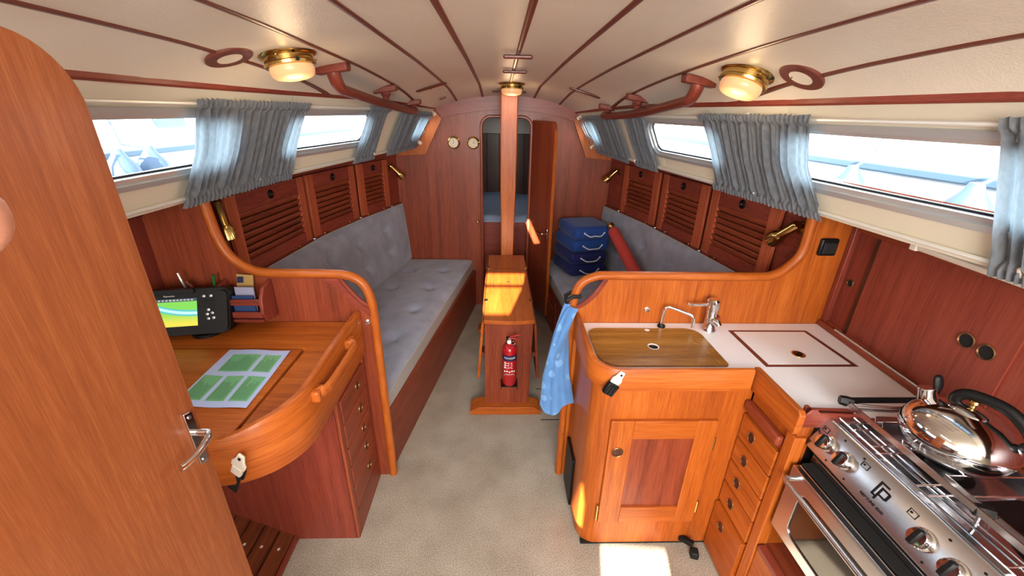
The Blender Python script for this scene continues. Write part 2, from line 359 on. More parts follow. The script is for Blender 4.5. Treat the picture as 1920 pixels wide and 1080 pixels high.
def map_mat():                                       # chart shown on the plotter's lit screen
    m, nt, b = newmat('chart_screen'); N = nt.nodes; L = nt.links; t = N.new('ShaderNodeTexCoord'); s = N.new('ShaderNodeSeparateXYZ'); L.new(t.outputs['UV'], s.inputs[0])
    def math_(op, a, b_, c=None):
        q = N.new('ShaderNodeMath'); q.operation = op
        for i, x in enumerate((a, b_, c)):
            if x is None: continue
            if isinstance(x, (int, float)): q.inputs[i].default_value = x
            else: L.new(x, q.inputs[i])
        return q.outputs[0]
    u, v_ = s.outputs[0], s.outputs[1]
    r = N.new('ShaderNodeValToRGB'); L.new(v_, r.inputs[0]); e = r.color_ramp.elements
    e[0].position = 0.1; e[0].color = lin(236, 222, 60); e[1].position = 0.5; e[1].color = lin(120, 214, 70)
    cv = math_('MULTIPLY_ADD', math_('POWER', math_('SUBTRACT', 1.0, u), 2.2), 0.42, 0.46)
    dd = math_('ABSOLUTE', math_('SUBTRACT', v_, cv), 0)
    band = math_('LESS_THAN', dd, 0.11); core = math_('LESS_THAN', dd, 0.05); bar = math_('GREATER_THAN', v_, 0.89)
    cur = r.outputs[0]
    for fac, colr in ((band, lin(70, 196, 196)), (core, lin(190, 240, 236)), (bar, lin(18, 66, 84))):
        mx = N.new('ShaderNodeMix'); mx.data_type = 'RGBA'; L.new(fac, mx.inputs[0]); L.new(cur, mx.inputs[6]); mx.inputs[7].default_value = colr; cur = mx.outputs[2]
    b.inputs['Base Color'].default_value = (0.02, 0.02, 0.02, 1); L.new(cur, b.inputs['Emission Color']); b.inputs['Emission Strength'].default_value = 1.0; b.inputs['Roughness'].default_value = 0.2
    return m
M['chart'] = map_mat()
# ------------------------------------------------------------------ the hull's lines
LB = [(-1.8, -1.22, 1.415), (0.6, -1.215, 1.43), (1.27, -1.198, 1.44), (1.55, -1.17, 1.447), (1.92, -1.117, 1.458), (3.12, -0.85, 1.485), (3.72, -0.752, 1.504)]
RB = [(-1.8, 1.22, 1.405), (0.88, 1.181, 1.42), (1.15, 1.146, 1.425), (1.5, 1.10, 1.435), (1.98, 1.0, 1.45), (2.87, 0.82, 1.475), (3.72, 0.713, 1.5)]
def trunk(s, Y, v, off=0.0):                         # sloping cabin side: v = 0 at the ledge, 1 under the ceiling; off = distance inboard
    T = LB if s < 0 else RB; ys = [t[0] for t in T]
    xb = lerp(Y, ys, [t[1] for t in T]); zb = lerp(Y, ys, [t[2] for t in T])
    xt = xb - s * 0.15; zt = lerp(Y, [0, 1, 2.6, 3.7], [1.80, 1.80, 1.80, 1.765]) - (0.01 if s > 0 else 0)
    n = V((-s * (zt - zb), 0, -0.15)).normalized()
    return V((xb + (xt - xb) * v, Y, zb + (zt - zb) * v)) + n * off
def ceil_z(x, Y):
    c = lerp(Y, [-1, 1, 2, 3.15, 3.5, 3.7, 4], [1.975, 1.970, 1.962, 1.94, 1.905, 1.878, 1.83]); a = lerp(Y, [0, 1.2, 3.7], [0.38, 0.38, 0.85])
    e = trunk(-1 if x < 0 else 1, Y, 1.0); u = min(abs(x / e.x), 1.0)
    return c - (c - e.z) * (a * u * u + (1 - a) * u ** 10)
LF = [(0.5, -1.32), (1.62, -1.30), (1.965, -1.287), (2.626, -1.232), (3.037, -1.142), (3.7, -0.95)]
RF = [(0.5, 1.26), (1.62, 1.24), (1.94, 1.223), (2.475, 1.149), (3.05, 1.06), (3.7, 0.90)]
def face(s, Y, z, off=0.0):                          # locker front
    T = LF if s < 0 else RF
    return V((lerp(Y, [t[0] for t in T], [t[1] for t in T]) - s * off, Y, z))
def yl(a, b, n): return [a + (b - a) * i / n for i in range(n + 1)]
# ------------------------------------------------------------------ floor
obj('floor', MB().box(-1.7, 1.7, -1.8, 5.6, -0.06, 0.0), M['carpet'], kind='structure', label='grey beige carpet covering the cabin sole')
fl = bpy.data.objects['floor']
for i in range(6):
    x1 = -0.962 - i * 0.078
    p = obj('plank', MB().box(x1 - 0.07, x1, -0.4, 1.46, 0.001, 0.022), M['plank'], fl, bevel=0.003)
    obj('plug', MB().lathe([(0.0, 0), (0.006, 0), (0.006, 0.0015), (0, 0.0015)], (x1 - 0.036, 1.2 + 0.012 * i, 0.022), n=10), M['clip'], p)
obj('edge_strip', MB().box(-0.957, -0.942, -0.4, 1.262, 0.0, 0.026), M['redY'], fl, bevel=0.002)
for y, x0, x1 in ((2.33, 0.19, 0.46), (2.02, 0.2, 0.5)):
    obj('hatch_seam', MB().box(x0, x1, y, y + 0.006, 0.0, 0.0012), M['rubber'], fl)
# ------------------------------------------------------------------ ceiling
XS = [-0.89, -0.66, -0.42, -0.21, 0.0, 0.21, 0.42, 0.655, 0.88]
YS = yl(0.62, 3.72, 40)
def cgrid(mb, a, b, dz, Ys, nx, gap=0.0):
    rows = []
    for Y in Ys:
        l = trunk(-1, Y, 1).x; r = trunk(1, Y, 1).x
        p = max(a + gap, l) ; q = min(b - gap, r)
        rows.append(None if q - p < 0.004 else [V((p + (q - p) * i / nx, Y, ceil_z(p + (q - p) * i / nx, Y) + dz)) for i in range(nx + 1)])
    for j in range(len(Ys) - 1):
        if rows[j] and rows[j + 1]:
            for i in range(nx): mb.add([rows[j][i], rows[j][i + 1], rows[j + 1][i + 1], rows[j + 1][i]], [(0, 1, 2, 3)])
    return mb
ce = obj('ceiling', cgrid(MB(), -2, 2, 0.02, YS, 32), M['cream'], kind='structure', label='cambered cabin ceiling of cream vinyl panels between wooden battens')
edges = [-2] + XS + [2]
for i in range(len(edges) - 1):
    obj('ceiling_panel', cgrid(MB(), edges[i], edges[i + 1], 0.0, YS, 7, 0.007), M['vinyl'], ce)
for x in XS:
    mb = MB(); path = []
    for Y in YS:
        lim = trunk(-1, Y, 1).x if x < 0 else trunk(1, Y, 1).x
        if abs(x) < abs(lim) - 0.012: path.append((V((x, Y, ceil_z(x, Y))), V((1, 0, 0)), V((0, 0, 1))))
    mb.sweep(path, [(-0.009, 0.012), (-0.009, -0.002), (-0.006, -0.004), (0.006, -0.004), (0.009, -0.002), (0.009, 0.012)])
    obj('ceiling_batten', mb, M['strip'], ce)
# roof over the companionway (behind the photographer), its gaps invented to shape the sun patches
def sh(q, z): k = (1.985 - z) / SUN_T; return [(x - SUN_X * k, y - k, 1.985) for x, y in q]
holes = [sh([(-0.22, 2.17), (-0.005, 2.17), (0.088, 2.575), (-0.22, 2.575)], 0.655),
         sh([(-0.22, 2.625), (0.098, 2.625), (0.122, 2.84), (-0.22, 2.84)], 0.655),
         [(-0.445, -0.10, 1.985), (-0.385, -0.10, 1.985), (-0.385, 0.60, 1.985), (-0.445, 0.60, 1.985)]]
obj('ceiling_aft', MB().prism([(-1.3, -1.8, 1.985), (1.3, -1.8, 1.985), (1.3, 0.62, 1.985), (-1.3, 0.62, 1.985)], (0, 0, 0.004), holes), M['cream'], kind='structure', label='unseen roof over the companionway with gaps shaped for the sun patches')
mb = MB()
for s in (-1, 1):                                    # uprights that close the roof down to the cabin sides and to the ceiling's end
    mb.grid(lambda u, v: V((trunk(s, -1.8 + 2.42 * u, 1.0).x, -1.8 + 2.42 * u, 1.78 + 0.207 * v)), 12, 1)
mb.grid(lambda u, v: V((-1.09 + 2.18 * u, 0.62, ceil_z(-1.09 + 2.18 * u, 0.62) * (1 - v) + 1.987 * v)), 30, 1)
obj('roof_upstand', mb, M['cream'], bpy.data.objects['ceiling_aft'])
# ------------------------------------------------------------------ cabin sides with windows
WIN = {-1: [(0.50, 1.68), (1.95, 2.68), (3.34, 3.665)], 1: [(0.50, 1.585), (1.91, 2.50), (3.28, 3.65)]}
wnum = 0
CLIP_Y = {-1: (1.0, 1.82, 2.81, 3.66), 1: (0.86, 1.735, 2.75, 3.60)}
for s in (-1, 1):
    side = 'left' if s < 0 else 'right'
    Ys = yl(-1.8, 3.72, 90)
    outer = [(y, 0.0) for y in Ys] + [(y, 1.03) for y in Ys[::-1]]
    def rr(y0, y1, v0, v1, r):
        pts = []
        hv = 0.36; R = r
        for cx, cy, a0 in ((y1 - R, v0 + R / hv, -90), (y1 - R, v1 - R / hv, 0), (y0 + R, v1 - R / hv, 90), (y0 + R, v0 + R / hv, 180)):
            for k in range(7):
                a = math.radians(a0 + 90 * k / 6); pts.append((cx + R * math.cos(a), cy + R / hv * math.sin(a)))
        out = []
        for i in range(len(pts)):
            a, b = pts[i], pts[(i + 1) % len(pts)]; n = max(1, int(abs(b[0] - a[0]) / 0.06))
            for k in range(n): out.append((a[0] + (b[0] - a[0]) * k / n, a[1] + (b[1] - a[1]) * k / n))
        return out
    hl = [rr(a, b, 0.30, 0.78, 0.045) for a, b in WIN[s]]
    cy_ = set(Ys)
    for a, b in WIN[s]:
        for k in range(9): cy_.add(a + 0.045 * (1 - math.cos(math.pi / 2 * k / 8))); cy_.add(b - 0.045 * (1 - math.cos(math.pi / 2 * k / 8)))
    cy_ = sorted(cy_)
    def gap(y, ym):
        for a, b in WIN[s]:
            if a - 1e-6 <= y <= b + 1e-6 and a < ym < b:
                d_ = max(0.0, min(y - a, b - y, 0.045)); k = (0.045 - math.sqrt(max(0.0, 0.045 ** 2 - (0.045 - d_) ** 2))) / 0.36
                return 0.30 + k, 0.78 - k
        return 0.5, 0.5
    mb = MB()
    for y_0, y_1 in zip(cy_[:-1], cy_[1:]):
        if y_1 - y_0 < 1e-6: continue
        ym = (y_0 + y_1) / 2; (l0, h0), (l1, h1) = gap(y_0, ym), gap(y_1, ym)
        mb.add([trunk(s, y_0, 0), trunk(s, y_1, 0), trunk(s, y_1, l1), trunk(s, y_0, l0)], [(0, 1, 2, 3)])
        mb.add([trunk(s, y_0, h0), trunk(s, y_1, h1), trunk(s, y_1, 1.03), trunk(s, y_0, 1.03)], [(0, 1, 2, 3)])
    for h in hl:
        n = len(h); mb.add([trunk(s, *p) for p in h] + [trunk(s, p[0], p[1], -0.03) for p in h], [(i, (i + 1) % n, (i + 1) % n + n, i + n) for i in range(n)])
    wl_ = obj('wall_' + side, mb, M['cream'], kind='structure', label='cream sloping cabin side with long windows on the %s' % side)
    # side deck underside, hull side behind the lockers
    mb = MB().grid(lambda u, v: V((trunk(s, -1.8 + 5.52 * u, 0).x * (1 - v) + s * 1.75 * v, -1.8 + 5.52 * u, trunk(s, -1.8 + 5.52 * u, 0).z + 0.004)), 40, 1)
    mb.grid(lambda u, v: V((s * 1.7, -1.8 + 5.52 * u, 1.46 * v)), 20, 1)
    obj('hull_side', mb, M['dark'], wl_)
    # ledge and bottom lip
    pth = [(trunk(s, Y, 0.0), V((-s, 0, 0)), V((0, 0, 1))) for Y in Ys]
    obj('trim_%d' % (1 if s < 0 else 2), MB().sweep(pth, [(-0.01, -0.004), (0.014, -0.004), (0.017, 0.0), (0.017, 0.014), (0.012, 0.017), (-0.01, 0.017)]), M['cream'], kind='structure', label='cream ledge lip under the %s windows' % side)
    pth = [(trunk(s, Y, 1.0), V((-s, 0, 0)), V((0, 0, 1))) for Y in Ys if Y > 0.3]
    obj('trim_%d' % (3 if s < 0 else 4), MB().sweep(pth, [(-0.01, 0.002), (0.014, 0.002), (0.02, 0.008), (0.02, 0.024), (0.014, 0.03), (-0.01, 0.03)]), M['redY'], kind='structure', label='mahogany batten where the ceiling meets the %s cabin side' % side)
    for (a, b) in WIN[s]:
        wnum += 1
        o_ = rr(a - 0.03, b + 0.03, 0.225, 0.855, 0.07); i_ = rr(a + 0.006, b - 0.006, 0.315, 0.765, 0.04)
        n_o = 96
        def resample(l, n):
            L_ = [0]
            for k in range(len(l)): L_.append(L_[-1] + math.dist((l[k][0], l[k][1] * 0.36), (l[(k + 1) % len(l)][0], l[(k + 1) % len(l)][1] * 0.36)))
            out = []
            for q in range(n):
                d = L_[-1] * q / n; k = max(j for j in range(len(l)) if L_[j] <= d + 1e-9); t = (d - L_[k]) / max(1e-9, L_[k + 1] - L_[k]); c_ = l[(k + 1) % len(l)]
                out.append((l[k][0] + (c_[0] - l[k][0]) * t, l[k][1] + (c_[1] - l[k][1]) * t))
            return out
        o2 = resample(o_, n_o); i2 = resample(i_, n_o)
        mid = [((p[0] * 0.45 + q[0] * 0.55), (p[1] * 0.45 + q[1] * 0.55)) for p, q in zip(o2, i2)]
        rings = [[trunk(s, p[0], p[1], 0.0) for p in o2], [trunk(s, p[0], p[1], 0.010) for p in o2], [trunk(s, p[0], p[1], 0.012) for p in mid], [trunk(s, p[0], p[1], 0.004) for p in mid], [trunk(s, p[0], p[1], 0.002) for p in i2], [trunk(s, p[0], p[1], -0.024) for p in i2]]
        mb = MB()
        for k in range(len(rings) - 1): mb.add(rings[k] + rings[k + 1], [(i, (i + 1) % n_o, (i + 1) % n_o + n_o, i + n_o) for i in range(n_o)])
        wo = obj('window_%d' % wnum, mb, M['alu'], kind='structure', label='aluminium framed cabin window')
        mb = MB().add([trunk(s, p[0], p[1], -0.020) for p in i2], [tuple(range(n_o))])
        obj('pane', mb, M['glass'], wo)
        gk = [(trunk(s, p[0], p[1], -0.012)) for p in resample(rr(a + 0.008, b - 0.008, 0.32, 0.76, 0.038), 60)]
        obj('gasket', MB().tube(gk, 0.0035, 5, closed=True), M['rubber'], wo)
    # curtain rods and brackets
    tr = thing('curtain_rod', 'white upper curtain rod along the %s cabin side' % side, 'curtain rod', trunk(s, 0.5, 0.905))
    obj('rod', MB().tube([trunk(s, Y, 0.91, 0.022) for Y in yl(0.72, 3.67, 40)], 0.006, 8), M['vrod'], tr)
    br = thing('curtain_rod', 'white lower curtain rod above the %s ledge' % side, 'curtain rod', trunk(s, 0.5, 0.05))
    obj('rod', MB().tube([trunk(s, Y, 0.055, 0.02) for Y in yl(0.72, 3.6, 40)], 0.006, 8), M['vrod'], br)
    for cy in CLIP_Y[s]:
        for v_, t in ((0.915, tr), (0.06, br)):
            c = trunk(s, cy, v_, 0.016); nrm = (trunk(s, cy, v_, 1) - trunk(s, cy, v_, 0)); upv = (trunk(s, cy, 1) - trunk(s, cy, 0)).normalized()
            obj('bracket', MB().obox(c, V((0, 0.006, 0)), nrm * 0.02, upv * 0.013), M['clip'], t, bevel=0.004)
# ------------------------------------------------------------------ curtains
def curtain(s, ya, yb, waves, label, slack_a=0.0, slack_b=0.0, seed=0):
    rnd = random.Random(seed); ph = [rnd.uniform(0, 6.28) for _ in range(6)]
    def fn(u, v):
        edge = slack_a * (1 - u) + slack_b * u
        bow = (0.5 - abs(v - 0.5)) * 2
        Y = ya + (yb - ya) * u + edge * (bow ** 0.8)
        vv = -0.01 + 0.975 * v
        p = 2 * math.pi * waves * u + 0.9 * math.sin(2.1 * math.pi * u + ph[0]) + 0.35 * math.sin(3 * v + ph[1] + 9 * u)
        amp = 0.011 * (0.55 + 0.45 * math.sin(5.3 * u * 6.28 + ph[2])) + 0.004
        off = 0.024 + amp * 0.9 * math.sin(p) + 0.004 * math.sin(2.3 * p + ph[3])
        if v > 0.93 or v < 0.06:
            k = 1.0 if v > 0.93 else 0.7
            off = 0.036 + 0.006 * math.sin(2 * p + ph[4]) ; vv += 0.006 * math.sin(1.7 * p + ph[5]) * k
        if 0.90 < v <= 0.93 or 0.06 <= v < 0.09: off = 0.034 + 0.003 * math.sin(p)
        return trunk(s, Y, vv, off)
    n = int(max(40, waves * 14))
    o_ = obj('curtain', MB().grid(fn, n, 34), M['curtain'], smooth=80, label=label, cat='curtain', group='blue grey window curtains')
    return o_
curtain(-1, 1.43, 2.04, 15, 'wide blue-grey curtain gathered between the two nearest port-side windows over the chart desk', 0.03, -0.02, 1)
curtain(-1, 2.57, 2.815, 7, 'narrow blue-grey curtain at the bow end of the middle window on the left', 0.02, 0.0, 2)
curtain(-1, 2.985, 3.56, 13, 'blue-grey curtain nearest the forward bulkhead on the left, by the brass clocks', 0.0, 0.0, 3)
curtain(1, 1.41, 1.985, 15, 'wide blue-grey curtain gathered between the two windows above the galley partition', 0.045, -0.01, 4)
curtain(1, 2.475, 2.735, 7, 'narrow blue-grey curtain at the bow end of the middle window on the right', 0.03, 0.0, 5)
curtain(1, 2.83, 3.45, 13, 'blue-grey curtain nearest the forward bulkhead on the right', 0.0, 0.0, 6)
curtain(1, 0.62, 0.918, 8, 'blue-grey curtain above the cooker at the right edge of the picture', 0.0, 0.0, 8)
# ------------------------------------------------------------------ forward bulkhead
def arch_in(x0, x1, z0, z1, r, n=8):
    return [(x0, z0), (x1, z0)] + arc(x1 - r, z1 - r, r, 0, 90, n) + arc(x0 + r, z1 - r, r, 90, 180, n)
outl = [(-1.7, 0), (1.7, 0), (1.7, 1.5), (0.72, 1.5), (0.66, 1.93), (-0.68, 1.93), (-0.76, 1.5), (-1.7, 1.5)]
op = arch_in(-0.215, 0.19, 0.02, 1.715, 0.075)
wf = obj('wall_forward', MB().prism([(x, 3.70, z) for x, z in outl], (0, 0.03, 0), [[(x, 3.70, z) for x, z in op]]), M['mahZ'], kind='structure', label='mahogany forward bulkhead with an arched doorway')
opath = [V((x, 3.695, z)) for x, z in arch_in(-0.224, 0.199, 0.0, 1.724, 0.082)[1:]] + [V((-0.224, 3.695, 0.0))]
obj('door_frame', MB().tube(opath, 0.014, 8, flat=(1, 1)), M['mahZ'], wf)
beam_t = [(x, min(1.9, ceil_z(x, 3.67) + 0.004)) for x in yl(-0.60, 0.58, 24)]
beam_b = [(x, 1.775 - 0.25 * x * x) for x in yl(0.545, -0.547, 24)]
obj('trim_5', MB().prism([(x, 3.665, z) for x, z in beam_t + beam_b], (0, 0.036, 0)), M['redX'], bevel=0.003, kind='structure', label='arched mahogany deck beam across the forward bulkhead')
for s, q in ((-1, [(-0.605, 1.765), (-0.547, 1.70), (-0.697, 1.415), (-0.98, 1.395), (-0.98, 1.47), (-0.756, 1.50)]), (1, [(0.585, 1.77), (0.546, 1.705), (0.672, 1.411), (0.95, 1.385), (0.95, 1.46), (0.716, 1.50)])):
    obj('trim_%d' % (6 if s < 0 else 7), MB().prism([(x, 3.672, z) for x, z in q], (0, 0.03, 0)), M['tekZ'], bevel=0.002, kind='structure', label='slanting mahogany corner board beside the %s forward window' % ('left' if s < 0 else 'right'))
# the bow cabin behind the doorway
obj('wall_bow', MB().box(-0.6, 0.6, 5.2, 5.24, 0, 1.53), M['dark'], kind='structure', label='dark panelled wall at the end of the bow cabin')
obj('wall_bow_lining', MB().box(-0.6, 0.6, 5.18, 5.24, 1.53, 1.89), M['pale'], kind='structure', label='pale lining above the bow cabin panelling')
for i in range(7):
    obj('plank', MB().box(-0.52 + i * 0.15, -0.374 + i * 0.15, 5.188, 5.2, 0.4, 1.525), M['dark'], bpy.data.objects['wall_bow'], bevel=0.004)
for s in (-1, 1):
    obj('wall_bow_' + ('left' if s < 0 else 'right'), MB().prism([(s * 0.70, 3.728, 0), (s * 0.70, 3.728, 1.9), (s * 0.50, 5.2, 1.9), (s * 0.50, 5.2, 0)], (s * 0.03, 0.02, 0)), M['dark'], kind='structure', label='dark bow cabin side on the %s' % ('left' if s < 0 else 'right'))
obj('ceiling_bow', MB().box(-0.72, 0.72, 3.73, 5.25, 1.88, 1.9), M['pale'], kind='structure', label='pale bow cabin ceiling')
lamp('bow_fill_light', 'AREA', (0, 4.5, 1.84), (0, -0.1, -1), 0.9, (0.9, 0.95, 1.0), shape='RECTANGLE', size=0.4, size_y=0.4)  # added lamp that lifts the bow cabin; no hatch is modelled
bb = thing('bow_berth', 'bow berth base of dark wood seen through the forward doorway', 'berth', (0, 3.88, 0))
obj('front_board', MB().box(-0.66, 0.66, 3.87, 3.90, 0, 0.79), M['redX'], bb)
obj('base', MB().box(-0.45, 0.45, 3.9, 5.15, 0.0, 0.74), M['redX'], bb)
def bedf(u, v):
    y = 3.87 + 1.28 * v; hw = 0.66 - 0.17 * v; x = -hw + 2 * hw * u
    return V((x, y, 0.845 + 0.012 * math.sin(5 * x + 3 * y) + 0.008 * math.sin(13 * x - 7 * y) - 0.045 * (1 - min(1, min(v * 18, 1))) ** 2))
mb = MB().grid(bedf, 40, 40); mb.grid(lambda u, v: V((-0.66 + 1.32 * u, 3.868, 0.79 + 0.012 * v)), 40, 1)
obj('berth_mattress', mb, M['bed'], label='pale blue sheeted mattress on the bow berth', cat='mattress')
# doorway door, swung open into the saloon
hx, hy = 0.205, 3.675; dd = V((0.135, -0.39, 0)).normalized(); nn = V((-dd.y, dd.x, 0))
dt = thing('cabin_door', 'open mahogany door of the bow cabin with rounded top and chrome handle', 'door', (hx, hy, 0))
dp = [(0.0, 0.09), (0.42, 0.09)] + arc(0.42 - 0.06, 1.70 - 0.06, 0.06, 0, 90, 6) + [(0.0, 1.70)]
obj('leaf', MB().prism([V((hx, hy, z)) + dd * u for u, z in dp], nn * 0.024), M['mahZ'], dt, bevel=0.002)
obj('edge_lipping', MB().obox(V((hx, hy, 0.865)) + dd * 0.423 + nn * 0.012, dd * 0.003, nn * 0.0122, V((0, 0, 0.775))), M['tekZ'], dt, label='pale edge of the door')
for sgn in (1, -1):
    c = V((hx, hy, 0.81)) + dd * 0.372 + nn * (0.012 + sgn * 0.012)
    h = obj('handle_plate', MB().obox(c, dd * 0.012, nn * 0.003, V((0, 0, 0.06))), M['chrome'], dt, bevel=0.002)
    obj('lever', MB().tube(bez([c + V((0, 0, 0.02)), c + V((0, 0, 0.02)) + nn * sgn * 0.035, c + V((0, 0, 0.02)) + nn * sgn * 0.045 - dd * 0.02, c + V((0, 0, 0.015)) + nn * sgn * 0.045 - dd * 0.09], 5), 0.006, 8), M['chrome'], h)
obj('door_catch', MB().lathe([(0, 0), (0.012, 0), (0.012, 0.02), (0.016, 0.03), (0.008, 0.04), (0, 0.04)], (-0.262, 3.70, 0.84), (0, -1, 0), 14), M['brass'], label='small brass door catch on the bulkhead beside the doorway', cat='catch')
# mast support post
mb = MB(); secs = [(0.64, 0.052), (0.9, 0.055), (1.2, 0.062), (1.5, 0.064), (1.95, 0.066)]
mb.sweep([(V((0.0, 3.33, z)), V((w_, 0, 0)), V((0, 0.045, 0))) for z, w_ in secs], [(-1, -0.8), (-0.88, -1), (0.88, -1), (1, -0.8), (1, 1), (-1, 1)])
mb2 = MB().box(-0.05, 0.05, 3.29, 3.37, 0.0, 0.64)
po = thing('mast_post', 'square mahogany mast support post between table and ceiling', 'post', (0, 3.33, 0))
obj('shaft', mb, M['tekZ'], po); obj('lower_shaft', mb2, M['redZ'], po)
for x, z in ((-0.04, 1.76), (0.04, 1.76), (0.04, 1.65), (-0.035, 1.3)):
    obj('plug', MB().lathe([(0, 0), (0.006, 0), (0.006, 0.002), (0, 0.002)], (x, 3.285, z), (0, -1, 0), 10), M['tekX'], po)
# two round instruments
for x, nm, ang, lb in ((-0.455, 'barometer', (100, 210), 'round brass barometer on the bulkhead, the one farther from the doorway'), (-0.292, 'ship_clock', (60, -20), 'round brass clock on the bulkhead, the one beside the doorway')):
    c = V((x, 3.70, 1.513)); t = thing(nm, lb, 'clock' if nm == 'ship_clock' else 'barometer', c)
    obj('case', MB().lathe([(0.046, 0), (0.052, 0.004), (0.052, 0.01), (0.044, 0.014), (0.044, 0.029), (0.042, 0.033), (0.038, 0.032), (0.0375, 0.028)], c, (0, -1, 0), 28, caps=False), M['brass'], t)
    d = obj('dial', MB().lathe([(0, 0.028), (0.038, 0.028)], c, (0, -1, 0), 28), M['dial'], t)
    mk = MB()
    for k in range(12):
        a = math.radians(30 * k); u = V((math.cos(a), 0, math.sin(a))); mk.obox(c + V((0, -0.0286, 0)) + u * 0.028, u * 0.0028, V((0, 0.0004, 0)), V((0, 1, 0)).cross(u) * 0.0007)
    obj('dial_marks', mk, M['black'], d)
    for a, l in zip(ang, (0.022, 0.015)):
        u = V((math.cos(math.radians(a)), 0, math.sin(math.radians(a)))); obj('hand', MB().obox(c + V((0, -0.03, 0)) + u * l / 2, u * l / 2, V((0, 0.0004, 0)), V((0, 1, 0)).cross(u) * 0.0014), M['black'], d)
    if nm == 'ship_clock': obj('winder', MB().lathe([(0.0, 0), (0.006, 0), (0.006, 0.014), (0, 0.014)], c + V((0.042, -0.02, 0.006)), (1, 0, 0.2), 10), M['brass'], t)
# aft wall of the cabin behind the photographer, with gaps added to shape the low sun patches
hb = [(-0.18, 0.89), (0.105, 0.89), (0.105, 1.068), (-0.18, 1.078)]
hc = [(-0.315, 1.17), (-0.272, 1.16), (-0.272, 1.30), (-0.29, 1.42)]
obj('wall_aft', MB().prism([(x, -1.78, z) for x, z in ((-1.7, 0), (1.7, 0), (1.7, 2.0), (-1.7, 2.0))], (0, -0.004, 0), [[(x, -1.78, z) for x, z in hb], [(x, -1.78, z) for x, z in hc]]), M['cream'], kind='structure', label='unseen aft wall of the cabin with gaps shaped for the low sun patches')
# ------------------------------------------------------------------ outside the windows
obj('water', MB().grid(lambda u, v: V((-60 + 120 * u, -60 + 120 * v, -0.3)), 4, 4), M['water'], kind='structure', label='pale harbour water around the boat')
def boat(s, X, y0, y1, ztop, label, win):
    b = thing('moored_boat', label, 'boat', (s * X, (y0 + y1) / 2, -0.3))
    obj('hull', MB().prism([(s * X, y0, -0.3), (s * X, y1, -0.3), (s * X, y1, ztop), (s * X, y0, ztop)], (s * 1.6, 0, 0)), M['hull'], b, bevel=0.05)
    obj('rubbing_strake', MB().box(s * (X - 0.05), s * X, y0, y1, ztop - 0.10, ztop - 0.045), M['grey'], b, bevel=0.01)
    obj('coachroof', MB().prism([(s * (X + 0.55), y0 + 1, ztop), (s * (X + 0.55), y1 - 1.5, ztop), (s * (X + 0.65), y1 - 2.1, ztop + 0.32), (s * (X + 0.65), y0 + 1, ztop + 0.32)], (s * 1.2, 0, 0)), M['hull'], b, bevel=0.04)
    for a in win: obj('side_window', MB().box(s * (X + 0.575), s * (X + 0.62), a, a + 0.5, ztop + 0.08, ztop + 0.22), M['grey'], b, bevel=0.02)
    for k in range(int((y1 - y0) / 1.6)):
        y = y0 + 0.6 + 1.6 * k; obj('stanchion', MB().tube([(s * (X + 0.06), y, ztop), (s * (X + 0.06), y, ztop + 0.6)], 0.012, 6), M['alu'], b)
    for z in (0.3, 0.58): obj('guard_wire', MB().tube([(s * (X + 0.06), y0 + 0.6, ztop + z), (s * (X + 0.06), y1 - 0.6, ztop + z)], 0.004, 5), M['alu'], b)
    return b
boat(1, 2.65, -3, 9, 1.52, 'white yacht with grey rubbing strake moored outside the right windows', (1.8, 3.2, 5.0))
boat(-1, 3.45, -2, 10, 1.42, 'white yacht moored outside the left windows', (2.9, 3.9, 5.2))
for s, X, y, z, lb in ((1, 2.5, 3.02, 1.23, 'grey fender hanging outside the large right window, nearer the bow'), (1, 2.45, 2.14, 1.24, 'grey fender hanging outside the large right window, nearer the cooker'), (-1, 3.2, 3.62, 1.2, 'round fender outside the near left window, aft one of the pair'), (-1, 3.2, 3.95, 1.2, 'round fender outside the near left window, forward one of the pair')):
    t = thing('fender', lb, 'fender', (s * X, y, z - 0.3))
    obj('body', MB().lathe([(0, -0.34), (0.08, -0.32), (0.13, -0.2), (0.14, 0.0), (0.11, 0.14), (0.05, 0.22), (0.03, 0.27), (0, 0.275)], (s * X, y, z - 0.05), n=18), M['fender'], t)
    obj('line', MB().tube([(s * X, y, z + 0.2), (s * (2.62 if s > 0 else 3.43), y - 0.01, (1.52 if s > 0 else 1.42) + 0.01), (s * (2.71 if s > 0 else 3.51), y - 0.02, (1.52 if s > 0 else 1.42) + 0.58)], 0.01, 6), M['fender'], t)
for y, X, lb in ((2.75, -5.2, 'pale mast standing beyond the middle window on the left'), (4.15, 4.9, 'pale mast standing beyond the middle window on the right')):
    t = thing('yacht_mast', lb, 'mast', (X * 1.3, y + 2.2, -0.3)); obj('spar', MB().tube([(X * 1.3, y + 2.2, -0.3), (X * 1.3, y + 2.2, 8)], 0.07, 10), M['alu'], t)
    for dy in (-1.4, 1.5): obj('shroud', MB().tube([(X * 1.3, y + 2.2 + dy, 0.9), (X * 1.3, y + 2.2, 7)], 0.012, 5), M['grey'], t)
# ------------------------------------------------------------------ half-height partitions with bent rails
def partition(s, path, panel, brace, label, outer):
    t = thing('half_partition', label, 'partition', (path[0][0], 1.62, 0))
    obj('panel', MB().prism([(x, 1.612, z) for x, z in panel], (0, 0.02, 0)), M['mahZ'] if s < 0 else M['tekZ'], t)
    obj('rail', MB().tube(bez([(x, 1.62, z) for x, z in path], 6), 0.021, 10, flat=(1.0, 0.9), up=(0, 1, 0)), M['tekP'], t, smooth=60)
    obj('corner_brace', MB().tube(bez([(x, 1.62, z) for x, z in brace], 5), 0.012, 8, up=(0, 1, 0)), M['redX'], t)
    return t
lp = [(-0.612, 0.0), (-0.612, 0.5), (-0.612, 0.9), (-0.617, 1.0), (-0.642, 1.075), (-0.70, 1.112), (-0.80, 1.12), (-1.02, 1.122), (-1.10, 1.14), (-1.165, 1.195), (-1.195, 1.28), (-1.21, 1.43)]
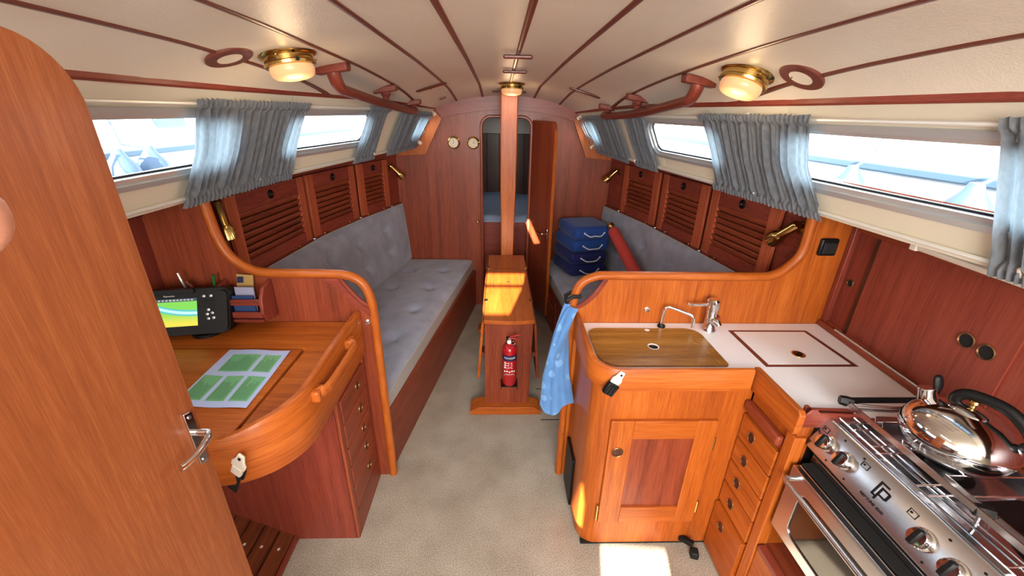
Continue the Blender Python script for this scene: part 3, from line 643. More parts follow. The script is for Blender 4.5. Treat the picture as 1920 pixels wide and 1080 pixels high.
lpan = [(-0.622, 0.0), (-0.622, 0.95), (-0.66, 0.985), (-0.70, 1.035), (-0.745, 1.105)] + [(-0.80, 1.115), (-1.02, 1.117), (-1.10, 1.135), (-1.16, 1.19), (-1.195, 1.28), (-1.21, 1.44), (-1.68, 1.44), (-1.68, 0.0)]
np_ = partition(-1, lp, lpan, [(-0.622, 0.965), (-0.66, 0.992), (-0.70, 1.04), (-0.745, 1.108)], 'mahogany half partition with bent rail between chart desk and settee', -1.68)
obj('corner_gusset', MB().prism([(x, 1.608, z) for x, z in ((-0.622, 0.965), (-0.66, 0.992), (-0.70, 1.04), (-0.74, 1.105), (-0.80, 1.105), (-0.622, 0.925))], (0, -0.006, 0)), M['redX'], np_)
obj('lamp_switch', MB().lathe([(0, 0), (0.012, 0), (0.012, 0.006), (0.006, 0.009), (0.006, 0.02), (0, 0.02)], (-0.642, 1.612, 0.90), (0.1, -1, 0), 14), M['chrome'], np_)
rp_ = [(0.255, 0.0), (0.255, 0.5), (0.255, 0.9), (0.257, 1.0), (0.282, 1.08), (0.345, 1.117), (0.44, 1.122), (1.0, 1.122), (1.11, 1.13), (1.175, 1.175), (1.212, 1.25), (1.205, 1.43)]
rpan = [(0.265, 0.0), (0.265, 0.95), (0.30, 0.985), (0.345, 1.03), (0.395, 1.112), (0.44, 1.117), (1.0, 1.117), (1.10, 1.125), (1.17, 1.17), (1.205, 1.25), (1.2, 1.43), (1.68, 1.43), (1.68, 0.0)]
gp_ = partition(1, rp_, rpan, [(0.265, 0.965), (0.305, 0.99), (0.35, 1.035), (0.395, 1.112)], 'glossy teak half partition with bent rail behind the galley sink', 1.68)
c = V((0.585, 1.612, 0.966)); obj('push_button', MB().lathe([(0.013, 0), (0.013, 0.004), (0.009, 0.006), (0.009, 0.012), (0, 0.014)], c, (0, -1, 0), 14), M['chrome'], gp_)
t = thing('wall_socket', 'black square socket on the galley partition', 'socket', (1.30, 1.612, 1.263))
obj('plate', MB().box(1.262, 1.338, 1.595, 1.612, 1.225, 1.30), M['black'], t, bevel=0.008)
obj('flap', MB().box(1.272, 1.328, 1.588, 1.595, 1.236, 1.285), M['rubber'], t, bevel=0.004)
# ------------------------------------------------------------------ settees
def cushion(fn, nu, nv, thick_dir, buttons, name, label, parent_label=None, dimple=0.036, puff=0.02, seam=True):
    # fn(u, v) gives a point on the top; buttons: [(u, v)]
    lu = (fn(1, 0.5) - fn(0, 0.5)).length; lv = (fn(0.5, 1) - fn(0.5, 0)).length
    n = (fn(1, 0.5) - fn(0, 0.5)).cross(fn(0.5, 1) - fn(0.5, 0)).normalized(); td = V(thick_dir)
    if n.dot(td) > 0: n = -n
    def top(u, v):
        e = min(u * lu, (1 - u) * lu, v * lv, (1 - v) * lv); edge = 1 - min(1, e / 0.035)
        d = -0.014 * edge ** 2 + puff * math.sin(math.pi * min(1, max(0, u))) ** 0.3 * math.sin(math.pi * v) ** 0.3
        for bu, bv in buttons:
            r2 = ((u - bu) * lu) ** 2 + ((v - bv) * lv) ** 2
            d -= dimple * math.exp(-r2 / 0.0028) + dimple * 0.7 * math.exp(-r2 / 0.0003)
            dx, dy = abs((u - bu) * lu), abs((v - bv) * lv)
            d -= 0.004 * math.exp(-(dy / 0.012) ** 2) * math.exp(-(dx / 0.10) ** 2)
        return fn(u, v) + n * d
    t = thing(name, label, 'cushion', fn(0.5, 0.5) + td)
    mb = MB().grid(top, nu, nv); 
    obj('cover', mb, M['velvet'], t, smooth=80)
    rim = [(i / nu, 0) for i in range(nu)] + [(1, j / nv) for j in range(nv)] + [(1 - i / nu, 1) for i in range(nu)] + [(0, 1 - j / nv) for j in range(nv)]
    m = len(rim); a = [top(*p) for p in rim]; b_ = [fn(*p) + td * 0.5 - n * -0.004 for p in rim]; c_ = [fn(*p) + td for p in rim]
    mb = MB().add(a + b_ + c_, [(i, (i + 1) % m, (i + 1) % m + m, i + m) for i in range(m)] + [(i + m, (i + 1) % m + m, (i + 1) % m + 2 * m, i + 2 * m) for i in range(m)])
    obj('side_band', mb, M['piping'], t, smooth=60)
    obj('piping', MB().tube(a, 0.0035, 5, closed=True), M['piping'], t)
    for bu, bv in buttons:
        p = top(bu, bv); obj('button', MB().lathe([(0.0, -0.003), (0.008, -0.002), (0.009, 0.002), (0.0, 0.006)], p, n, 10), M['velvet'], t)
    return t
def lx(Y, a, b): return lerp(Y, [1.63, 3.7], [a, b])
# left settee
st = thing('settee_base', 'mahogany settee front under the left bench cushion', 'settee', (-0.45, 2.6, 0))
obj('front_panel', MB().prism([(lx(1.635, -0.625, -0.29), 1.635, 0), (-0.29, 3.70, 0), (-0.29, 3.70, 0.362), (-0.625, 1.635, 0.362)], (-0.02, 0, 0)), M['mahY'], st)
obj('top_board', MB().prism([(-0.64, 1.64, 0.34), (-0.30, 3.70, 0.34), (-1.0, 3.70, 0.34), (-1.2, 1.64, 0.34)], (0, 0, 0.015)), M['redY'], st)
sbL = lambda Y: lerp(Y, [1.63, 2.9, 3.7], [-1.13, -1.03, -0.875])
cushion(lambda u, v: V((lx(1.645 + 2.05 * u, -0.627, -0.315) * (1 - v) + (sbL(1.645 + 2.05 * u) - 0.06) * v, 1.645 + 2.05 * u, 0.47)), 110, 36, (0, 0, -0.105),
        [(u, v) for u in (0.08, 0.27, 0.46, 0.65, 0.84) for v in (0.28, 0.72)], 'seat_cushion', 'long buttoned grey velvet seat cushion on the left settee')
def backL(u, v):
    Y = 1.66 + 2.03 * u; f = face(-1, Y, 1.0); return V((sbL(Y) * (1 - v) + (f.x + 0.035) * v, Y, 0.485 + (0.995 - 0.485) * v))
cushion(backL, 110, 28, (-0.075, 0, -0.02), [(u, v) for u in (0.06, 0.25, 0.44, 0.63, 0.82) for v in (0.34, 0.70)], 'back_cushion', 'long buttoned grey velvet back cushion leaning under the left lockers')
# right settee
st = thing('settee_base', 'dark panelled settee front under the right bench cushion', 'settee', (0.48, 2.6, 0))
fx = lambda Y: lerp(Y, [1.63, 3.7], [0.56, 0.335])
obj('front_panel', MB().prism([(fx(1.635), 1.635, 0), (fx(3.7), 3.70, 0), (fx(3.7), 3.70, 0.36), (fx(1.635), 1.635, 0.36)], (0.02, 0, 0)), M['redY'], st)
obj('top_board', MB().prism([(0.58, 1.64, 0.34), (0.36, 3.70, 0.34), (0.95, 3.70, 0.34), (1.15, 1.64, 0.34)], (0, 0, 0.015)), M['redY'], st)
for y0, y1 in ((2.45, 2.95), (3.02, 3.52)):
    d = MB().prism([(fx(y0), y0, 0.06), (fx(y1), y1, 0.06), (fx(y1), y1, 0.31), (fx(y0), y0, 0.31)], (-0.014, 0, 0))
    dr = obj('locker_front', d, M['redY'], st, bevel=0.003)
    obj('raised_panel', MB().prism([(fx(y0 + .06) - 0.014, y0 + .06, 0.11), (fx(y1 - .06) - 0.014, y1 - .06, 0.11), (fx(y1 - .06) - 0.014, y1 - .06, 0.26), (fx(y0 + .06) - 0.014, y0 + .06, 0.26)], (-0.008, 0, 0)), M['mahY'], dr, bevel=0.004)
sbR = lambda Y: lerp(Y, [1.63, 2.9, 3.7], [1.07, 0.965, 0.84])
cushion(lambda u, v: V((lerp(1.645 + 2.05 * u, [1.63, 3.7], [0.545, 0.35]) * (1 - v) + (sbR(1.645 + 2.05 * u) + 0.06) * v, 1.645 + 2.05 * u, 0.475)), 110, 36, (0, 0, -0.11),
        [(u, v) for u in (0.08, 0.27, 0.46, 0.65, 0.84) for v in (0.3, 0.72)], 'seat_cushion', 'long buttoned grey velvet seat cushion on the right settee, under the blue cushions')
def backR(u, v):
    Y = 1.66 + 2.03 * u; f = face(1, Y, 1.0); return V((sbR(Y) * (1 - v) + (f.x - 0.035) * v, Y, 0.49 + (0.995 - 0.49) * v))
cushion(backR, 110, 28, (0.075, 0, -0.02), [(u, v) for u in (0.06, 0.25, 0.44, 0.63, 0.82) for v in (0.34, 0.70)], 'back_cushion', 'long buttoned grey velvet back cushion behind the red tube')
# ------------------------------------------------------------------ locker rows
def lockers(s, doors, label):
    t = thing('locker_row', label, 'locker', face(s, 2.6, 1.0))
    fr = MB().grid(lambda u, v: face(s, 1.635 + 2.062 * u, 0.96 + 0.5 * v, -0.004), 40, 1)
    obj('face_frame', fr, M['redY'], t)
    top = [(face(s, Y, 1.395, 0.0), V((-s, 0, 0)), V((0, 0, 1))) for Y in yl(1.635, 3.695, 30)]
    obj('top_rail', MB().sweep(top, [(-0.01, 0), (0.012, 0), (0.012, 0.08), (-0.01, 0.08)]), M['redY'], t)
    bot = [(face(s, Y, 0.975, 0.0), V((-s, 0, 0)), V((0, 0, 1))) for Y in yl(1.635, 3.695, 30)]
    obj('bottom_rail', MB().sweep(bot, [(-0.01, 0), (0.012, 0), (0.012, 0.03), (-0.01, 0.03)]), M['redY'], t)
    for y0, y1 in doors:
        a = face(s, y0, 0); b = face(s, y1, 0); d = (b - a); L_ = d.length; d = d / L_; n = V((-s * abs(d.y), s * d.x * (1 if d.y > 0 else -1), 0)).normalized()
        if n.x * s > 0: n = -n
        def P(u, z, o_): return a + d * u + V((0, 0, z)) + n * o_
        z0, z1 = 1.012, 1.388; sw = 0.068
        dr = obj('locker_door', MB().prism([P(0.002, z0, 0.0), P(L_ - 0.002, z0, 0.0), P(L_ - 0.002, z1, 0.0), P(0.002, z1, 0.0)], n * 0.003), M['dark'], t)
        for u0 in (0.0, L_ - sw): obj('stile', MB().prism([P(u0, z0, 0.006), P(u0 + sw, z0, 0.006), P(u0 + sw, z1, 0.006), P(u0, z1, 0.006)], n * 0.018), M['stile'], dr, bevel=0.002)
        for q0, q1 in ((z0, z0 + 0.062), (z1 - 0.085, z1)): obj('rail', MB().prism([P(sw, q0, 0.006), P(L_ - sw, q0, 0.006), P(L_ - sw, q1, 0.006), P(sw, q1, 0.006)], n * 0.0165), M['redY'], dr, bevel=0.0015)
        base = MB().obox(V((0, 0, 0)), d * (L_ / 2 - sw), (n * 0.48 + V((0, 0, 0.87))).normalized() * 0.0165, (n * 0.87 - V((0, 0, 0.48))).normalized() * 0.0032)
        me = None; n_s = 7; zs = yl(z0 + 0.062 + 0.016, z1 - 0.085 - 0.016, n_s - 1)
        for z in zs:
            if me is None: so = obj('slat', base, M['mahY'], dr, bevel=0.0015); me = so; so.location = P(L_ / 2, z, 0.0145)
            else: place(me, dr, P(L_ / 2, z, 0.0145))
        k = P(L_ * 0.5, z1 - 0.044, 0.0225)
        kn = obj('finger_pull', MB().lathe([(0.023, 0), (0.023, 0.004), (0.018, 0.008), (0.013, 0.003), (0.0, 0.002)], k, n, 20), M['blackmetal'], dr)
        obj('latch_button', MB().lathe([(0.005, 0.002), (0.006, 0.008), (0, 0.01)], k, n, 10), M['brass'], kn)
        for u0 in (L_ * 0.22, L_ * 0.78): obj('hinge', MB().prism([P(u0 - 0.022, z0 - 0.01, 0.012), P(u0 + 0.022, z0 - 0.01, 0.012), P(u0 + 0.022, z0 + 0.004, 0.012), P(u0 - 0.022, z0 + 0.004, 0.012)], n * 0.014), M['brass'], dr, bevel=0.002)
        for u0 in (0.02,): 
            q = P(L_ + 0.012, z0 - 0.004, 0.02); obj('turn_catch', MB().lathe([(0, 0), (0.011, 0), (0.011, 0.006), (0.006, 0.012), (0.006, 0.018), (0, 0.02)], q, n, 12), M['chrome'], t)
    return t
lockers(-1, [(1.835, 2.495), (2.53, 3.065), (3.11, 3.50)], 'row of three louvred mahogany lockers above the left settee')
lockers(1, [(1.81, 2.335), (2.375, 2.875), (2.93, 3.42)], 'row of three louvred mahogany lockers above the right settee')
# ------------------------------------------------------------------ reading lamps
def reading_lamp(base, n, tip, label, lit=True, k=1.0):
    t = thing('reading_lamp', label, 'lamp', base, 'brass reading lamps'); base = V(base); n = V(n).normalized(); tip = V(tip)
    obj('wall_plate', MB().lathe([(0.028, 0), (0.028, 0.004), (0.02, 0.008), (0.01, 0.012), (0.008, 0.03), (0, 0.03)], base, n, 18), M['brass'], t)
    j = base + n * 0.036; obj('swivel', MB().lathe([(0, -0.012), (0.009, -0.008), (0.012, 0), (0.009, 0.008), (0, 0.012)], j, n, 14), M['brass'], t)
    d = (tip - j); L_ = d.length; d.normalize()
    obj('shade', MB().lathe([(0.0, -0.03), (0.014 * k, -0.03), (0.017 * k, -0.024), (0.017 * k, L_ * 0.5), (0.022 * k, L_ * 0.56), (0.027 * k, L_ * 0.7), (0.029 * k, L_), (0.026 * k, L_), (0.024 * k, L_ * 0.72), (0, L_ * 0.66)], j, d, 22), M['brass'], t)
    obj('bulb', MB().lathe([(0, L_ * 0.67), (0.02 * k, L_ * 0.74), (0.022 * k, L_ * 0.9), (0.016 * k, L_ * 0.985), (0, L_)], j, d, 14), M['bulb'] if lit else M['dial'], t)
b = face(-1, 1.76, 1.36); reading_lamp(b, (1, -0.1, 0), (b.x + 0.055, 1.752, 1.225), 'lit brass reading lamp at the aft end of the left lockers, above the chart desk', True, 1.3)
b = face(1, 1.70, 1.32); reading_lamp(b, (-1, 0, 0), (b.x - 0.045, 1.80, 1.235), 'brass reading lamp beside the galley partition at the aft end of the right lockers', False, 1.25)
b = face(-1, 3.56, 1.315); reading_lamp(b, (1, -0.3, 0), (b.x + 0.10, 3.60, 1.235), 'brass reading lamp in the corner by the forward bulkhead on the left', False)
b = face(1, 3.55, 1.31); reading_lamp(b, (-1, -0.3, 0), (b.x - 0.10, 3.57, 1.235), 'brass reading lamp in the corner above the blue cushions', True)
# ------------------------------------------------------------------ ceiling fittings
def cnorm(x, y): return V((-(ceil_z(x + 0.05, y) - ceil_z(x - 0.05, y)) / 0.1, (ceil_z(x, y + 0.05) - ceil_z(x, y - 0.05)) / 0.1 * -1, 1)).normalized() * -1
def ceiling_lamp(x, y, label, tilt):
    z = ceil_z(x, y); n = cnorm(x, y); c = V((x, y, z + 0.004)); t = thing('ceiling_lamp', label, 'lamp', c, 'round brass ceiling lamps')
    obj('base_flange', MB().lathe([(0.09, 0), (0.092, 0.006), (0.088, 0.012), (0.078, 0.016), (0.078, 0.03), (0.082, 0.034), (0.080, 0.042), (0.070, 0.044), (0.070, 0.03), (0, 0.03)], c, n, 36), M['brass'], t)
    obj('opal_glass', MB().lathe([(0.069, 0.036), (0.0705, 0.055), (0.067, 0.068), (0.058, 0.076), (0.035, 0.081), (0, 0.082)], c, n, 32), M['opal'], t)
    obj('switch', MB().lathe([(0, 0), (0.006, 0), (0.006, 0.014), (0, 0.014)], c + n * 0.023 + V((0.05 * (1 if x >= 0 else 1), -0.06, 0)), (0.6, -0.75, 0), 10), M['black'], t)
    for k in range(3):
        a = 2.1 * k + 0.5; obj('screw', MB().lathe([(0, 0), (0.004, 0), (0.004, 0.004), (0, 0.005)], c + n * 0.012 + V((0.084 * math.cos(a), 0.084 * math.sin(a), 0)), n, 8), M['brass'], t)
    d = bpy.data.lights.new('lamp_glow', 'POINT'); o_ = bpy.data.objects.new('lamp_glow', d); COL.objects.link(o_); o_.location = c + n * 0.13; d.energy = 1.0; d.color = (1, 0.72, 0.42); d.shadow_soft_size = 0.05; par(o_, t)
ceiling_lamp(-0.775, 1.575, 'brass ceiling lamp with opal glass above the chart desk side', -0.14)
ceiling_lamp(0.785, 1.572, 'brass ceiling lamp with opal glass above the galley counter', 0.14)
ceiling_lamp(0.012, 3.13, 'brass ceiling lamp with opal glass in front of the mast post', 0.0)
for x, y, lb in ((-0.888, 1.435, 'round red-brown vent ring in the ceiling above the chart desk'), (0.861, 1.395, 'round red-brown vent ring in the ceiling above the galley')):
    z = ceil_z(x, y); n = cnorm(x, y); c = V((x, y, z)) + n * 0.006; t = thing('vent_ring', lb, 'vent', c)
    obj('ring', MB().lathe([(0.036, 0.0), (0.036, 0.002), (0.038, 0.004), (0.066, 0.003), (0.068, 0.001), (0.068, -0.008), (0.036, -0.008)], c, n, 32, caps=False), M['strip'], t)
    obj('cover', MB().lathe([(0.0, 0.003), (0.036, 0.003)], c, n, 24), M['vinyl'], t)
    for k in (0.6, 3.7): obj('screw', MB().lathe([(0, 0.009), (0.003, 0.009), (0.003, 0.012), (0, 0.0125)], c + V((0.055 * math.cos(k), 0.055 * math.sin(k), 0)) - n * 0.006, n, 8), M['brass'], t)
def handrail(s, mounts, label):
    t = thing('ceiling_handrail', label, 'handrail', (mounts[0][0], mounts[0][1], ceil_z(mounts[0][0], mounts[0][1])))
    P = [V((x, y, ceil_z(x, y))) for x, y in mounts]; sl = 0.16
    for i, p in enumerate(P):
        obj('mounting_block', MB().obox(p + V((0, 0, -0.012)), V((0.064, 0, -s * sl * 0.064)), V((0, 0.026, 0)), V((0, 0, 0.015))), M['rail'], t, bevel=0.005)
    a, b_, c_ = P; D = 0.088
    rail = bez([a + V((0, 0, -0.01)), a + V((0, 0.012, -0.045)), a + V((0, 0.06, -0.078)), a + V((0.004 * -s, 0.16, -0.09)), b_ + V((0, 0, -0.088)), c_ + V((0, 0.02, -0.062)), c_ + V((0, 0.10, -0.058))], 7)
    obj('rail', MB().tube(rail, 0.025, 12, flat=(1.1, 0.85)), M['rail'], t, smooth=70)
    obj('stem', MB().tube(bez([b_ + V((0, 0, -0.01)), b_ + V((0, 0.005, -0.05)), b_ + V((0, 0.0, -0.085))], 4), [0.026] * 4 + [0.019] * 4 + [0.028], 8), M['rail'], t)
    obj('stem', MB().tube(bez([c_ + V((0, 0.03, -0.01)), c_ + V((0, 0.035, -0.04)), c_ + V((0, 0.03, -0.06))], 4), [0.026] * 4 + [0.02] * 4 + [0.025], 8), M['rail'], t)
handrail(-1, [(-0.735, 1.865), (-0.705, 2.546), (-0.672, 3.084)], 'mahogany handrail under the ceiling above the left settee')
handrail(1, [(0.723, 1.81), (0.683, 2.443), (0.639, 2.896)], 'mahogany handrail under the ceiling above the right settee')
for (x, y, hl, ang, lb) in ((0.0, 1.84, 0.058, 0, 'dark wood ceiling toggle on the centre batten, nearest the camera'), (0.006, 2.373, 0.062, 0, 'dark wood ceiling toggle on the centre batten, middle one of three'), (0.002, 3.46, 0.13, 0, 'long dark wood ceiling toggle behind the mast lamp'), (-0.50, 2.86, 0.118, -28, 'slanting wooden ceiling catch on the left'), (0.47, 2.875, 0.105, 0, 'slanting wooden ceiling catch on the right')):
    p = V((x, y, ceil_z(x, y) - 0.009)); dz = (ceil_z(x + 0.05, y) - ceil_z(x - 0.05, y)) / 0.1; u = V((math.cos(math.radians(ang)), math.sin(math.radians(ang)), dz)).normalized()
    t = thing('ceiling_toggle', lb, 'toggle', p, 'wooden ceiling toggles')
    obj('bar', MB().tube([p - u * hl, p - u * hl * 0.9, p + u * hl * 0.9, p + u * hl], [0.006, 0.011, 0.011, 0.006], 8, flat=(0.7, 1.2)), M['strip'], t)
    obj('screw', MB().lathe([(0, 0), (0.004, 0), (0.004, 0.003), (0, 0.004)], p + V((0, 0, -0.008)), (0, 0, -1), 8), M['brass'], t)
p = V((-0.498, 3.403, ceil_z(-0.498, 3.403) - 0.005)); t = thing('ceiling_plate', 'small red-brown plate screwed to the ceiling near the bulkhead', 'plate', p)
obj('plate', MB().obox(p, (0.024, 0, 0.007), (0, 0.02, 0), (0, 0, 0.005)), M['strip'], t, bevel=0.003)
obj('screw', MB().lathe([(0, 0), (0.003, 0), (0.003, 0.003), (0, 0.003)], p + V((0, 0, -0.006)), (0, 0, -1), 8), M['brass'], t)
# ------------------------------------------------------------------ drop-leaf table
t = thing('drop_leaf_table', 'narrow drop leaf table with both leaves down in the middle of the saloon', 'table', (-0.006, 2.68, 0))
tp = [(-0.153, 3.275), (-0.153, 2.10)] + [(-0.153 + 0.293 * k / 8, 2.10 - 0.016 * math.sin(math.pi * k / 8)) for k in range(1, 8)] + [(0.14, 2.10), (0.14, 3.275)]
obj('table_top', MB().prism([(x, y, 0.632) for x, y in tp], (0, 0, 0.024)), M['tekY'], t, bevel=0.003)
for s in (-1, 1):
    x0 = -0.158 if s < 0 else 0.145
    obj('leaf', MB().prism([(x0, 2.13, 0.645), (x0 + s * 0.012, 2.13, 0.60), (x0 + s * 0.042, 2.13, 0.235), (x0 + s * 0.024, 2.13, 0.23), (x0 - s * 0.004, 2.13, 0.6)], (0, 1.13, 0)), M['tekY'] if s < 0 else M['mahY'], t, bevel=0.004)
    obj('leaf_prop', MB().box(x0 - s * 0.004, x0 + s * 0.018, 2.16, 2.24, 0.37, 0.40), M['redX'], t, bevel=0.003)
    for y in (2.35, 2.95): obj('leaf_hinge', MB().box(x0 - s * 0.02, x0 + s * 0.003, y, y + 0.04, 0.654, 0.6575), M['brass'], t)
for y in (2.115, 3.16): 
    if y < 3: obj('end_panel', MB().prism([(-0.150, y, 0.04), (0.123, y, 0.04), (0.135, y, 0.632), (-0.148, y, 0.632)], (0, 0.03, 0)), M['mahZ'], t, bevel=0.002)
    else: obj('end_panel', MB().box(-0.14, 0.13, y, y + 0.03, 0.04, 0.632), M['mahZ'], t, bevel=0.002)
    obj('foot', MB().prism([(-0.243, y - 0.045, 0.0), (0.2, y - 0.045, 0.0), (0.2, y - 0.045, 0.03), (0.155, y - 0.045, 0.056), (-0.185, y - 0.045, 0.056), (-0.243, y - 0.045, 0.03)], (0, 0.11, 0)), M['tekX'], t, bevel=0.003)
obj('rail', MB().box(-0.02, 0.02, 2.14, 3.17, 0.52, 0.62), M['redY'], t)
for y0, y1 in ((2.56, 2.95),): 
    for q in ((-0.105, -0.103, y0, y1), (0.09, 0.092, y0, y1), (-0.105, 0.092, y1, y1 + 0.003)): obj('locker_seam', MB().box(*q, 0.655, 0.6565), M['rubber'], t)
obj('finger_hole', MB().lathe([(0, 0), (0.011, 0), (0.011, 0.001), (0, 0.001)], (0.0, 2.68, 0.656), n=14), M['void'], t)
for x, z in ((-0.12, 0.53), (-0.122, 0.37)): obj('plug', MB().lathe([(0, 0), (0.005, 0), (0.005, 0.001), (0, 0.001)], (x, 2.115, z), (0, -1, 0), 10), M['redX'], t)
# fire extinguisher
EX, EY = -0.002, 2.066
t = thing('fire_extinguisher', 'small red powder fire extinguisher hung on the table end', 'fire extinguisher', (EX, EY, 0.23))
obj('cylinder', MB().lathe([(0.0, 0.245), (0.034, 0.246), (0.042, 0.256), (0.042, 0.475), (0.04, 0.492), (0.03, 0.508), (0.016, 0.515), (0.015, 0.53), (0, 0.53)], (EX, EY, 0), n=32), M['redp'], t)
band = obj('label_band', MB().lathe([(0.0425, 0.425), (0.0426, 0.425), (0.0426, 0.462), (0.0425, 0.462)], (EX, EY, 0), n=32), M['navyp'], t)
obj('valve', MB().lathe([(0.012, 0.528), (0.016, 0.53), (0.016, 0.548), (0.01, 0.555), (0, 0.556)], (EX, EY, 0), n=16), M['chrome'], t)
obj('gauge', MB().lathe([(0.012, 0), (0.013, 0.004), (0.011, 0.008), (0, 0.008)], (EX - 0.004, EY - 0.014, 0.54), (-0.2, -1, 0.2), 16), M['wprint'], t)
for zz, ll in ((0.545, 0.052), (0.565, 0.060)): obj('lever', MB().obox((EX + 0.03, EY - 0.005, zz + 0.012), (ll / 2, 0, (zz - 0.553) * 0.6), (0, 0.007, 0), (0, 0, 0.003)), M['redp'], t, bevel=0.002)
obj('pin_ring', MB().tube([(EX + 0.018 + 0.012 * math.cos(a * 0.6), EY - 0.02, 0.535 + 0.012 * math.sin(a * 0.6)) for a in range(11)], 0.0015, 5, closed=True), M['chrome'], t)
br = obj('bracket', MB().box(EX - 0.05, EX + 0.05, EY - 0.035, EY + 0.045, 0.238, 0.245), M['black'], t, bevel=0.002)
for q in (-0.05, 0.046): obj('bracket_leg', MB().box(EX + q, EX + q + 0.004, EY - 0.035, EY - 0.02, 0.222, 0.245), M['black'], br)
obj('bracket_back', MB().box(EX - 0.02, EX + 0.02, EY + 0.041, EY + 0.049, 0.24, 0.54), M['black'], br)
def bent(me, r):                                     # lay flat lettering (x, z) round the cylinder
    for v_ in me.vertices:
        a = v_.co.x / r; rr_ = r + v_.co.y; v_.co = (EX + rr_ * math.sin(a), EY - rr_ * math.cos(a), v_.co.z)
def ext_text(body, size, z, m):
    o_ = text(body, size, m, Matrix(((1, 0, 0, 0), (0, 0, 1, 0.0004), (0, 1, 0, z), (0, 0, 0, 1))), t); bent(o_.data, 0.0428); return o_
ext_text('POWDER', 0.017, 0.444, M['wprint'])
mb = MB()
rnd = random.Random(3)
for row, z in enumerate((0.408, 0.392, 0.376)):
    for k in range(2): mb.box(-0.01, 0.012 + 0.008 * rnd.random(), 0, 0.0006, z + 0.005 * k, z + 0.005 * k + 0.0025)
    mb.box(-0.034, -0.022, 0, 0.0006, z - 0.002, z + 0.008); mb.box(-0.018, -0.014, 0, 0.0006, z, z + 0.005)
for k in range(5): mb.lathe([(0.004, 0), (0.0055, 0), (0.0055, 0.0006), (0.004, 0.0006)], (-0.03 + 0.015 * k, 0, 0.352 + 0.004 * (k % 2)), (0, 1, 0), 10)
for z in (0.318, 0.326): mb.box(-0.034, 0.03, 0, 0.0006, z, z + 0.002)
o_ = obj('printed_instructions', mb, M['wprint'], t); bent(o_.data, 0.0428)
ext_text('DIRECTIONS', 0.0085, 0.334, M['wprint'])
# ------------------------------------------------------------------ chart desk
t = thing('chart_desk', 'glossy teak chart desk with rounded corner, hinged lid and five small drawers', 'desk', (-1.0, 1.3, 0))
plan = [(-0.69, 1.262), (-0.69, 1.605), (-1.45, 1.605), (-1.45, 1.43), (-1.32, 1.385), (-0.955, 1.262)]
obj('drawer_pedestal', MB().prism([(x, y, 0.0) for x, y in plan], (0, 0, 0.86)), M['redZ'], t)
obj('stile', MB().box(-0.689, -0.676, 1.262, 1.292, 0.0, 0.76), M['mahZ'], t, bevel=0.002)
obj('plinth', MB().box(-0.689, -0.676, 1.292, 1.605, 0.0, 0.135), M['mahY'], t, bevel=0.002)
obj('stile', MB().box(-0.689, -0.676, 1.575, 1.605, 0.135, 0.76), M['mahZ'], t, bevel=0.002)
def ring_pull(c, n, parent, r=0.017, ell=(1, 1)):
    k = obj('ring_pull', MB().lathe([(r * 1.22, 0.0), (r * 1.2, 0.003), (r * 1.12, 0.004), (r * 1.05, 0.003), (r * 1.03, 0.0005)], c, n, 22, ell, caps=False), M['bronze'], parent)
    obj('finger_recess', MB().lathe([(0, 0.0008), (r * 1.05, 0.0008)], c, n, 20, ell), M['dark'], k); return k
for z0, z1 in ((0.605, 0.715), (0.485, 0.597), (0.385, 0.477), (0.275, 0.377), (0.145, 0.267)):
    d = obj('drawer', MB().box(-0.69, -0.674, 1.297, 1.57, z0, z1), M['mahY'], t, bevel=0.003)
    ring_pull(V((-0.674, 1.475, (z0 + z1) / 2 + 0.002)), V((1, 0, 0)), d, 0.018)
ds = [(-0.69, 1.605), (-0.69, 1.13)] + arc(-0.87, 1.10, 0.18, 0, -80, 10) + [(-0.81, 0.912), (-0.808, 1.389), (-1.45, 1.389), (-1.45, 1.605)]
obj('desk_top', MB().prism([(x, y, 0.872) for x, y in ds], (0, 0, 0.028)), M['tekX'], t)
obj('lid', MB().prism([(x, y, 0.872) for x, y in ((-0.820, 0.905), (-0.820, 1.379), (-1.45, 1.379), (-1.45, 0.905))], (0, 0, 0.030)), M['tekX'], t, bevel=0.002)
obj('desk_box', MB().box(-1.45, -0.83, 0.925, 1.4, 0.745, 0.871), M['redX'], t)
# rounded apron with raised fiddle
ap = [(-0.68, 1.605), (-0.68, 1.4), (-0.68, 1.2), (-0.68, 1.13)] + arc(-0.88, 1.10, 0.20, 0, -90, 14) + [(-0.93, 0.90)]
zt = [0.955, 0.955, 0.952, 0.948] + [lerp(k, [0, 3, 8, 12, 14], [0.947, 0.944, 0.93, 0.908, 0.903]) for k in range(15)] + [0.90]
mb = MB(); sec = []
for i, (x, y) in enumerate(ap):
    a = ap[max(0, i - 1)]; b_ = ap[min(len(ap) - 1, i + 1)]; tg = V((b_[0] - a[0], b_[1] - a[1], 0)).normalized(); n = V((-tg.y, tg.x, 0)) * 1.0
    if n.x < 0 and i < 6: n = -n
    if i >= 6 and n.y > 0: n = -n
    sec.append([V((x, y, 0.742)) - n * 0.012, V((x, y, 0.742)) + n * 0.010, V((x, y, 0.75)) + n * 0.013, V((x, y, zt[i] - 0.008)) + n * 0.013, V((x, y, zt[i])) + n * 0.007, V((x, y, zt[i])) - n * 0.008, V((x, y, zt[i] - 0.006)) - n * 0.012])
m_ = 7
for i in range(len(sec) - 1): mb.add(sec[i] + sec[i + 1], [(k, (k + 1) % m_, (k + 1) % m_ + m_, k + m_) for k in range(m_)])
mb.add(sec[-1], [tuple(range(m_))]); mb.add(sec[0], [tuple(range(m_))[::-1]])
obj('apron', mb, M['tekH'], t, smooth=50)
obj('front_apron', MB().box(-1.45, -0.93, 0.912, 0.93, 0.745, 0.872), M['redX'], t)
